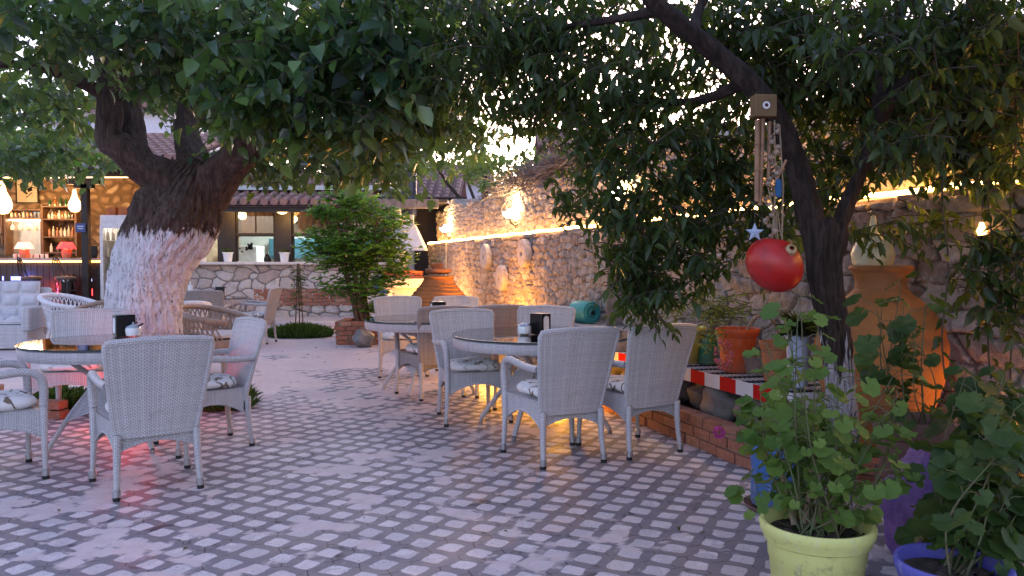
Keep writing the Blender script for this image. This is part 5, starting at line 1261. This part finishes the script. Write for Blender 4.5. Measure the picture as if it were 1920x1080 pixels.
limb([L_(1400, 155, YR - .1, .032), L_(1300, 190, YR + .3, .024), L_(1180, 190, YR + .8, .018), L_(1060, 210, YR + 1.2, .01)], rt_, bk2, 26, .004, 8, 12, 30)
limb([L_(1610, 320, YR + .1, .035), L_(1700, 270, YR + .2, .026), L_(1800, 240, YR + .2, .018), L_(1900, 240, YR + .2, .01)], rt_, bk2, 27, .004, 8, 12, 30)
limb([L_(1240, 20, YR - .2, .03), L_(1130, 40, YR + .3, .022), L_(1000, 60, YR + .8, .014), L_(880, 90, YR + 1.2, .008)], rt_, bk2, 28, .004, 8, 12, 30)
blR = [BL(900, 60, 5.4, .5, .6, .5, 90), BL(960, 110, 5.6, .45, .6, .35, 75), BL(1020, 0, 5, .6, .6, .3, 70), BL(850, 160, 6.2, .3, .5, .3, 40), BL(1040, 170, 5.8, .4, .5, .25, 40), BL(880, 235, 5.8, .18, .3, .08, 5), BL(1000, 210, 5.6, .3, .4, .14, 20), BL(1040, 60, 5.2, .5, .6, .35, 75), BL(1100, 160, 5.2, .45, .5, .45, 90),
       BL(1120, 290, 5.2, .32, .4, .42, 62), BL(1190, 400, 5.2, .22, .35, .42, 75), BL(1230, 500, 5.2, .2, .3, .28, 46), BL(1180, 520, 5.3, .14, .2, .2, 16), BL(1200, 90, 4.8, .45, .5, .35, 75), BL(1230, 230, 4.9, .4, .5, .4, 66), BL(1290, 330, 4.9, .3, .4, .4, 56), BL(1300, 450, 5.0, .2, .3, .25, 34),
       BL(1340, 200, 4.9, .35, .5, .3, 46), BL(1370, 20, 4.7, .5, .5, .22, 70), BL(1480, 130, 5.0, .4, .5, .3, 60), BL(1600, 0, 4.9, .6, .6, .25, 80), BL(1700, 230, 4.0, .22, .2, .2, 24), BL(1760, 120, 4.0, .25, .2, .25, 30), BL(1600, 60, 4.0, .25, .2, .2, 24), BL(1800, 20, 4.0, .3, .3, .2, 40), BL(1640, 200, 5.2, .4, .4, .3, 50), BL(1370, 330, 5.0, .28, .4, .3, 46), BL(1500, 60, 4.8, .5, .5, .3, 60), BL(1560, 170, 4.9, .4, .4, .3, 60), BL(1580, 280, 4.9, .3, .4, .22, 30), BL(1640, 60, 4.8, .5, .5, .3, 55),
       BL(1740, 150, 4.8, .4, .5, .4, 90), BL(1850, 60, 4.7, .5, .5, .4, 100), BL(1850, 200, 4.5, .4, .4, .4, 110), BL(1740, 260, 4.7, .35, .4, .18, 36), BL(1850, 290, 4.4, .3, .35, .12, 26), BL(1700, 390, 4.7, .3, .3, .12, 12), BL(1870, 460, 4.3, .14, .25, .26, 30), BL(1880, 560, 4.2, .1, .2, .2, 14), BL(1640, 440, 4.6, .18, .2, .08, 6),
       ((2.3, 3.2, 3.05), (.9, .9, .35), 130), ((1.5, 2.2, 3.1), (.9, .8, .35), 120), ((2.9, 2.2, 2.7), (.8, .9, .5), 120), ((2.6, 3.9, 2.9), (.7, .6, .3), 70), ((3.2, 1.0, 2.4), (.9, .9, .6), 120), ((1.9, .9, 2.9), (.9, .8, .4), 100), ((3.6, 2.6, 2.0), (.5, 1.0, .7), 90), ((3.3, -.6, 2.1), (.9, .9, .8), 130), ((2.3, -1.0, 2.7), (.9, .8, .5), 110),  # unseen leaf masses above and behind the camera, added to shade the right foreground
       BL(1500, 330, 4.95, .3, .4, .25, 40), BL(1420, 430, 5.0, .2, .3, .16, 18), BL(1400, 100, 4.9, .4, .5, .3, 40)]
P, D, Nn, S, TW = sprays(blR, .088, 9, .40, 1.3)
leaf_mesh('crown', P, D, Nn, S, .46, MT['leafR'], rt_, 'O', TW, MT['twig'])

# bush in the planter
bs = thing('round_bush', 'bright green round topped bush in the square brick planter', 'bush')
bcx = at(668, 480, 13.1)
for i in range(9):
    a = i * 2 * PI / 9; q = spline([(bcx.x + .1 * math.cos(a) + .1, 13.15 + .12 * math.sin(a), .3), (bcx.x + .16 * math.cos(a), 13.15 + .2 * math.sin(a), 1.0), (bcx.x + .5 * math.cos(a), 13.15 + .45 * math.sin(a), 2.0)], 10)
    MB().tube([Vector(p) for p in q], list(np.linspace(.03, .012, 11)), 6).build('stem', MT['wood2'], bs)
bb_ = [BL(668, 400, 13.1, .66, .6, .34, 150), BL(650, 465, 13.0, .8, .75, .36, 190), BL(700, 480, 13.0, .6, .75, .40, 150), BL(668, 535, 13.0, .66, .6, .22, 110), BL(690, 575, 13.0, .3, .4, .18, 26), BL(608, 470, 12.8, .35, .4, .38, 60), BL(738, 440, 12.9, .3, .4, .42, 60), BL(650, 366, 13.1, .3, .3, .12, 36), BL(600, 400, 13, .2, .3, .14, 24), BL(745, 520, 12.9, .2, .3, .2, 26)]
P, D, Nn, S, TW = sprays(bb_, .105, 8, .36, -.3)
leaf_mesh('foliage', P, D, Nn, S, .72, MT['leafB'], bs, 'Q', TW, MT['twig'])
# thin sapling and grass tuft
sp = thing('thin_sapling', 'thin young sapling standing in the grass tuft before the stone dado', 'plant')
c = on(560, 632, 0); stv = []
for dx in (-.06, .02, .09): MB().tube([(c.x + dx, c.y, 0), (c.x + dx * .6, c.y, .7), (c.x + dx * .2, c.y, 1.3)], .012, 5).build('stem', MT['wood2'], sp)
P, D, Nn, S, TW = sprays([((c.x, c.y, 1.0), (.1, .1, .33), 46), ((c.x, c.y, .6), (.13, .13, .2), 16)], .06, 6, .2, .2); leaf_mesh('leaves', P, D, Nn, S, .5, MT['leafD'], sp, 'Q', TW, MT['stem'])
def grass(name, pts, n, h, label, spread):
    P, D, Nn, S = [], [], [], []
    for _ in range(n):
        k = random.choice(pts); a, r = random.uniform(0, 2 * PI), math.sqrt(random.random())
        P.append((k[0] + spread[0] * r * math.cos(a), k[1] + spread[1] * r * math.sin(a), k[2])); D.append((random.gauss(0, .45), random.gauss(0, .45), 1)); Nn.append((random.gauss(0, 1), random.gauss(0, 1), .1)); S.append(h * random.uniform(.5, 1.2) * (1.15 - .5 * r))
    o = leaf_mesh(name, P, D, Nn, S, .10, leaf_mat(name + '_blade', (.04, .09, .02), (.06, .14, .03), (.1, .18, .05)), None, 'Q'); return tag(o, label, 'grass', kind='stuff')
grass('grass_tuft', [(c.x, c.y + .1, 0)], 5200, .24, 'round tuft of green grass at the foot of the thin sapling', (.56, .42))
gx = g0.x
grass('tree_bed_grass', [(gx + 1.05, YT - .85, 0), (gx + .95, YT - .6, 0), (gx + .6, YT - 1.0, 0), (gx + .2, YT - .95, 0), (gx - .4, YT - .9, 0)], 6000, .22, 'grass growing around the foot of the mulberry trunk', (.28, .25))
ring = [Vector((gx + 1.28 * math.cos(a), YT - .1 + 1.28 * math.sin(a), 0)) for a in np.linspace(R(200), R(262), 14)]
brick_run('brick_edging', ring, 2, .21, .078, .11, 'short arc of red brick edging beside the mulberry trunk', 'kerb', 5)

# trees beyond
def back_tree(label, px, Y, zt_, rr_, n, mt, size, z0=0, rz=None, blobs=None):
    t = thing('garden_tree', label, 'tree'); c = at(px, 540, Y)
    bark_tube('trunk', [(c.x, Y, z0, .16), (c.x + .1, Y, zt_ * .5, .12), (c.x, Y, zt_, .05)], bk2, t, 14, 20, .01, 8, .3, int(px) % 90)
    for k in range(4):
        a = k * PI / 2 + .4; MB().tube([(c.x + .05, Y, zt_ * .55), (c.x + .5 * rr_ * math.cos(a), Y + .5 * rr_ * math.sin(a), zt_ * .8), (c.x + .8 * rr_ * math.cos(a), Y + .8 * rr_ * math.sin(a), zt_)], [.06, .04, .015], 6).build('limb', MT['twig'], t)
    P, D, Nn, S, TW = sprays(blobs, size, 9, .6, .5)
    leaf_mesh('crown', P, D, Nn, S, .6, mt, t, 'Q', TW, MT['twig'])
back_tree('pale yellow green tree rising just behind the garden wall', 905, 19.5, 4.0, 1.8, 0, MT['leafY'], .17, blobs=[BL(850, 305, 19, 1.3, 1.0, .35, 50), BL(930, 310, 18, 1.2, 1.0, .3, 50), BL(1010, 300, 17, 1.0, 1.0, .3, 50), BL(790, 270, 20, 1.1, 1.0, .6, 60), BL(960, 340, 16.5, .7, .6, .16, 34), BL(900, 240, 19, 1.2, 1, .4, 22)])
back_tree('leafy green tree at the left edge in front of the bar roof', -90, 13.5, 4.2, 1.6, 0, MT['leafB'], .13, blobs=[BL(30, 270, 13.2, 1.2, .8, .5, 120), BL(110, 290, 13.4, .8, .7, .25, 50), BL(-30, 200, 13.4, 1.2, 1, .8, 90), BL(40, 170, 14, 1.0, .9, .6, 60)])
back_tree('green tree behind the kitchen roof, below the spreading mulberry limbs', 560, 23, 5.2, 2.4, 0, MT['leafL'], .17, blobs=[BL(470, 300, 22.5, 2.0, 1.3, .9, 110), BL(620, 290, 22.5, 2.0, 1.3, .9, 130), BL(720, 290, 21, 1.0, 1, .9, 80)])
# low hanging yellow-green branch beside the flue belongs to the mulberry's neighbour
# ---- plants in pots
def leggy(name, label, base, stems, mt, size, W, lpn=9, tm='R', cat='plant', hang=.35, seed=1, sr=.0048):
    t = thing(name, label, cat); rr = random.Random(seed); P, D, Nn, S = [], [], [], []; st = MB()
    for tip in stems:
        b_ = Vector(base) + Vector((rr.uniform(-.07, .07), rr.uniform(-.07, .07), 0)); tip = Vector(tip); mid = b_.lerp(tip, .5) + Vector((rr.uniform(-.06, .06), rr.uniform(-.06, .06), rr.uniform(-.06, .02)))
        q = [Vector(p) for p in spline([tuple(b_), tuple(mid), tuple(tip)], 10)]; st.tube(q, list(np.linspace(sr, sr * .35, 11)), 6)
        for k in range(lpn):
            u = rr.uniform(.3, 1.0) if k > 2 else 1.0 - .06 * k; p = q[int(u * 10)]; a = rr.uniform(0, 2 * PI); d = Vector((math.cos(a), math.sin(a), rr.uniform(-.1, .6))).normalized(); pl = rr.uniform(.03, .10)
            e_ = p + d * pl; st.tube([p, p.lerp(e_, .5) + Vector((0, 0, .01)), e_], .0018, 4, False)
            P.append(tuple(e_)); S.append(size * rr.uniform(.55, 1.25)); dd = Vector((d.x, d.y, -hang * rr.uniform(0, 2.2))); D.append(tuple(dd)); Nn.append((rr.gauss(0, .5), rr.gauss(-.45, .5), 1))
    st.build('stem', MT['stem'], t); leaf_mesh('leaves', P, D, Nn, S, W, mt, t, tm); return t
rr = random.Random(5)
ypc = (cy_.x, cy_.y, ypz * .84)
tips = [at(rr.uniform(1425, 1550), rr.uniform(555, 820), cy_.y + rr.uniform(-.05, .6)) for _ in range(18)] + [at(rr.uniform(1570, 1690), rr.uniform(700, 900), cy_.y + rr.uniform(-.1, .4)) for _ in range(12)] + [at(rr.uniform(1410, 1480), rr.uniform(780, 900), cy_.y + rr.uniform(.1, .4)) for _ in range(4)]
leggy('geranium_plant', 'leggy geranium with pale round leaves growing in the yellow green pot', ypc, tips, MT['leafG'], .064, 1.0, 10, seed=3)
gs = MB()
for P_ in ([(1520, 985, .0), (1545, 962, .02), (1600, 958, .05), (1640, 905, .1)], [(1508, 980, .05), (1516, 930, .05), (1522, 880, .06)], [(1490, 985, .05), (1478, 930, .1), (1462, 880, .1)], [(1555, 985, .1), (1580, 940, .15), (1600, 890, .2), (1592, 800, .25)]):
    gs.tube([Vector(p) for p in spline([tuple(at(a, b_, cy_.y + c_)) for a, b_, c_ in P_], 14)], list(np.linspace(.013, .008, 15)), 8)
gs.build('woody_stem', simple('woody_stem_bark', (.26, .17, .11), (.16, .10, .07), 14, .8, .4), bpy.data.objects['geranium_plant'])
tips = [at(rr.uniform(1640, 1760), rr.uniform(500, 660), 3.6) for _ in range(9)]
tp_ = at(1720, 760, 3.75)
leggy('mallow_plant', 'dark leaved mallow climbing in front of the glowing clay jar', (tp_.x, 3.75, .5), tips, MT['leafD'], .085, 1.0, 6, seed=8)
q = plastic_pot('clay_bowl_pot', 'wide dark clay bowl behind the geranium, holding the climbing mallow', (tp_.x, 3.8, .1), .17, .48, simple('dark_clay', (.14, .07, .05), rough=.8), 'plastic flowerpots', tap=.5)
vpc = (cv_.x + .05, cv_.y + .05, .26)
tips = [at(rr.uniform(1780, 1950), rr.uniform(760, 1050), cv_.y + rr.uniform(-.1, .7)) for _ in range(26)] + [at(rr.uniform(1800, 1930), rr.uniform(700, 800), 3.3) for _ in range(10)]
leggy('pelargonium_plant', 'dark mallow leaved plant spilling from the violet pot in the bottom right corner', vpc, tips, MT['leafD'], .095, 1.05, 9, seed=9)
tips = [at(rr.uniform(1780, 1930), rr.uniform(690, 790), 3.7) for _ in range(14)]
leggy('yellowing_shrub', 'low shrub with yellowing pointed leaves at the right edge below the hanging vine', (at(1850, 900, 3.8).x, 3.8, .15), tips, leaf_mat('yellowing_leaf', (.08, .10, .02), (.16, .14, .03), (.3, .2, .04)), .075, .5, 14, 'O', seed=10)
tips = [at(rr.uniform(1420, 1500), rr.uniform(700, 860), 4.2) for _ in range(10)]
leggy('leafy_plant', 'pale leafy plant rising out of the blue pot', (bt.x + .05, 4.25, .3), tips, MT['leafG'], .075, 1.0, 8, seed=12)
# plants on the bench
P, D, Nn, S, TW = sprays([((at(1345, 585, 6.1).x, 6.05, 1.0), (.22, .16, .14), 46), ((at(1325, 640, 5.95).x, 5.9, .78), (.1, .1, .14), 14)], .05, 8, .28, .5)
t = thing('trailing_plant', 'feathery yellow green plant trailing over the orange pot', 'plant'); leaf_mesh('leaves', P, D, Nn, S, .4, MT['leafY'], t, 'Q', TW, MT['stem'])
P, D, Nn, S, TW = sprays([((at(1258, 580, 7.2).x, 7.3, .92), (.16, .14, .16), 34)], .045, 8, .25, .5)
t = thing('feathery_plant', 'feathery dry looking plant behind the faded yellow pot', 'plant'); leaf_mesh('leaves', P, D, Nn, S, .4, MT['leafY'], t, 'Q', TW, MT['stem'])
plastic_pot('small_clay_pot', 'small clay pot under the feathery plant', (at(1258, 580, 7.2).x, 7.3, bz), .09, .24, MT['terra'], GP)
t = thing('spiky_plant', 'dark spiky potted plant on the bench beside the tree trunk', 'plant', (at(1503, 585, 5.1).x, 5.15, .85)); P, D, Nn, S = [], [], [], []
for i in range(170):
    a = random.uniform(0, 2 * PI); el = random.uniform(-.1, 1.3); P.append((0, 0, .02)); D.append((math.cos(a) * math.cos(el), math.sin(a) * math.cos(el), math.sin(el))); Nn.append((0, 0, 1.01)); S.append(random.uniform(.1, .18))
leaf_mesh('spikes', P, D, Nn, S, .10, leaf_mat('dark_spike', (.01, .015, .012), (.015, .02, .015), (.02, .03, .02)), t, 'Q')
MB().lathe([(0, -.33), (.06, -.33), (.08, -.02), (.09, 0), (0, 0)], 20).build('pot', simple('blue_white_pot', (.4, .45, .6), rough=.4), t)
# magenta blossom
t = thing('geranium_blossom', 'magenta geranium blossom hanging in front of the brick kerb', 'flower'); c = at(1349, 811, 4.3); P, D, Nn, S = [], [], [], []
for i in range(60):
    d = rng.normal(size=3); d /= np.linalg.norm(d); P.append(tuple(np.array([c.x, c.y, c.z]) + d * .015)); D.append(tuple(d)); Nn.append((rng.normal(), rng.normal(), 1)); S.append(.026)
leaf_mesh('petals', P, D, Nn, S, .9, leaf_mat('magenta_petal', (.55, .03, .3), (.6, .05, .35), (.7, .1, .42)), t, 'Q'); q = [c, at(1380, 815, 4.25), at(1440, 860, 4.25), Vector((bt.x + .05, 4.25, .28))]; MB().tube(q, .003, 5).build('stalk', MT['stem'], t)
t = thing('pink_blossom', 'pink flowers hanging before the orange pot', 'flower'); c = at(1357, 665, 5.6); P, D, Nn, S = [], [], [], []
for i in range(110):
    d = rng.normal(size=3); d /= np.linalg.norm(d); P.append(tuple(np.array([c.x, c.y, c.z]) + d * [.05, .04, .09])); D.append(tuple(d)); Nn.append((rng.normal(), rng.normal(), 1)); S.append(.026)
leaf_mesh('petals', P, D, Nn, S, .9, leaf_mat('pink_petal', (.45, .03, .12), (.5, .05, .16), (.5, .1, .2)), t, 'Q'); MB().tube([c, c + Vector((.02, .1, .14))], .003, 5).build('stalk', MT['stem'], t)
# hanging vine on the right
P, D, Nn, S = [], [], [], []; t = thing('hanging_vine', 'thin vine with sparse leaves hanging at the right before the wall', 'vine'); stv = MB()
for px in (1772, 1858, 1900):
    q = [at(px + 6 * math.sin(k * .9), 150 + k * (560 if px != 1900 else 620) / 14, 4.3) for k in range(15)]; stv.tube(q, .005, 5)
    for k in range(15):
        for _ in range(2): P.append(tuple(q[k] + Vector((random.uniform(-.02, .02), random.uniform(-.02, .02), random.uniform(-.05, .05))))); a = random.uniform(0, 6); D.append((math.cos(a), math.sin(a), -.7)); Nn.append((random.gauss(0, .4), -.5, 1)); S.append(random.uniform(.05, .09))
stv.build('stem', MT['twig'], t); leaf_mesh('leaves', P, D, Nn, S, .6, MT['leafR'], t, 'O')

# ---- hanging ornaments
YH = 3.95
bx_ = thing('wooden_birdhouse', 'small wooden box with a painted eye hanging from the cherry limb', 'ornament', at(1431, 200, YH), R(4))
MB().box((0, 0, 0), (.108, .08, .108)).build('wooden_box', simple('ochre_wood', (.17, .10, .035), (.12, .07, .03), 8, .7), bx_, bevel=.004)
MF = Matrix.Rotation(PI / 2, 3, 'X')
MB().lathe([(0, .0425), (.018, .0425), (.018, .040), (0, .040)], 24, M=MF).build('eye_white', MT['white'], bx_); MB().lathe([(0, .0445), (.009, .0445), (.009, .042), (0, .042)], 20, M=MF).build('eye_pupil', simple('dark_red_pupil', (.05, .01, .01)), bx_)
MB().tube([(0, 0, .054), (.0, .02, .2)], .003, 5).build('hanging_cord', MT['black'], bx_)
bm2 = simple('bamboo', (.28, .145, .075), (.2, .10, .05), 12, .45)
wc_ = thing('bamboo_chime', 'bamboo wind chime tubes hanging below the wooden box', 'wind chime', at(1425, 225, YH))
for (a0, b0, a1, b1, w_) in ((1420, 225, 1419, 378, .013), (1430, 222, 1425, 385, .012), (1443, 228, 1441, 345, .010)):
    p, q_ = at(a0, b0, YH + (a0 - 1425) * .001), at(a1, b1, YH + (a0 - 1425) * .001); L = wc_.location
    mb = MB().tube([p - L, q_ - L], w_, 12)
    for k in (.3, .62): c = p.lerp(q_, k) - L; mb.lathe([(w_, -.004), (w_ + .003, 0), (w_, .004)], 12, c=c)
    mb.build('bamboo_tube', bm2, wc_)
    MB().tube([p - L, Vector((0, .0, .04))], .002, 4).build('cord', MT['black'], wc_)
t = thing('shell_garland', 'tangle of shells, beads and driftwood on a cord beside the bamboo chime', 'garland', at(1455, 250, YH)); rr = random.Random(6)
shm = simple('seashell', (.32, .24, .18), (.2, .14, .10), 20, .5)
for k in range(46):
    c = at(1452 + 9 * math.sin(k * .8) - (8 if k > 22 else 0), 232 + k * 4.9, YH + rr.uniform(-.03, .03)) - t.location
    if k % 2: MB().lathe([(0, -.012), (.011, -.006), (.014, .002), (.006, .012), (0, .014)], 8, c=c, M=Matrix.Rotation(rr.uniform(0, 3), 3, 'X')).build('shell', shm, t)
    else: MB().lathe([(0, -.009), (.008, -.004), (.008, .004), (0, .009)], 8, c=c).build('bead', simple('wood_bead', (.3, .18, .1)) if k == 0 else bpy.data.materials['wood_bead'], t)
for (a0, b0, a1, b1) in ((1452, 225, 1448, 470), (1462, 240, 1466, 460), (1440, 350, 1456, 460)): MB().tube([at(a0, b0, YH) - t.location, at((a0 + a1) / 2 + 4, (b0 + b1) / 2, YH) - t.location, at(a1, b1, YH) - t.location], .004, 5).build('cord', simple('jute', (.3, .22, .14)) if a0 == 1452 else bpy.data.materials['jute'], t)
MB().tube([at(1452, 345, YH - .02) - t.location, at(1474, 300, YH - .02) - t.location], .007, 6).build('driftwood', bm2, t)
MB().lathe([(0, .045), (.012, .04), (.017, 0), (.014, -.045), (0, -.05)], 12, c=at(1460, 352, YH - .03) - t.location).build('blue_tassel', simple('blue_tassel_thread', (.02, .09, .2), rough=.9), t)
t = thing('star_ornament', 'pale blue grey star hanging in front of the red gourd', 'ornament', at(1415, 436, YH - .06)); q = MB(); pts = []
for i in range(10): a = PI / 2 + i * PI / 5; r = .046 if i % 2 == 0 else .019; pts.append((r * math.cos(a), r * math.sin(a)))
vs = [(x, -.004, z) for x, z in pts] + [(x, .004, z) for x, z in pts] + [(0, -.01, 0), (0, .01, 0)]
q.add(vs, [(20, i, (i + 1) % 10) for i in range(10)] + [(21, 10 + (i + 1) % 10, 10 + i) for i in range(10)] + [(i, 10 + i, 10 + (i + 1) % 10, (i + 1) % 10) for i in range(10)]); q.build('star', simple('blue_grey_paint', (.36, .42, .55), rough=.5), t, smooth=False)
MB().tube([(0, 0, .046), (.005, .02, .16)], .0015, 4).build('cord', MT['black'], t)
t = thing('red_gourd', 'large red painted gourd hanging from the shell strings by the trunk', 'gourd', at(1452, 496, YH))
def gourd(u, v):
    th, fi = u * 2 * PI, (v - .5) * PI; d = Vector((math.cos(th) * math.cos(fi), math.sin(th) * math.cos(fi), math.sin(fi)))
    x = d.x * .150; z = d.z * (.118 - .012 * (d.x > 0) * d.x) - .10 * d.x * .28 * 0
    x = d.x * .136 - .022 * d.z; z = d.z * .138 + (-.03 * math.exp(-((d.x - .1) ** 2 + d.y ** 2) / .06) if d.z > 0 else 0)
    return Vector((x, d.y * .13, z))
rg = N('red_gourd_paint'); rg.set(rg.mix(rg.smooth(rg.noise(rg.obj(), 9, 5, .6), .4, .7), (.42, .010, .008), (.28, .010, .008)), .38, spec=.5); MB().grid(gourd, 48, 32).build('gourd_body', rg.mat, t)
MB().lathe([(.012, .02), (.026, .012), (.03, -.004), (.02, -.018), (0, -.022)], 16, M=Matrix.Rotation(R(60), 3, 'X'), c=(.045, -.10, .07)).build('clay_bead', simple('ochre_clay', (.4, .26, .12), rough=.5), t)
for dx in (-.02, .02, .045): MB().tube([(dx, -.01, .08), (dx * .6, 0, .16), (dx * .3, 0, .26)], .003, 5).build('cord', bpy.data.materials['jute'], t)

# fallen leaves and crumbs on the paving
P, D, Nn, S = [], [], [], []
for i in range(150):
    x, y = random.uniform(-5, 1.6), random.uniform(3.4, 13)
    if x > 3.2 - .4 * y: continue
    P.append((x, y, .008)); a = random.uniform(0, 6.3); D.append((math.cos(a), math.sin(a), .05)); Nn.append((random.gauss(0, .2), random.gauss(0, .2), 1)); S.append(random.uniform(.012, .045))
tag(leaf_mesh('fallen_leaves', P, D, Nn, S, .6, leaf_mat('dry_leaf', (.07, .04, .02), (.12, .07, .03), (.03, .02, .015)), None, 'O'), 'dry fallen leaves and crumbs scattered over the paving', 'fallen leaves', kind='stuff')
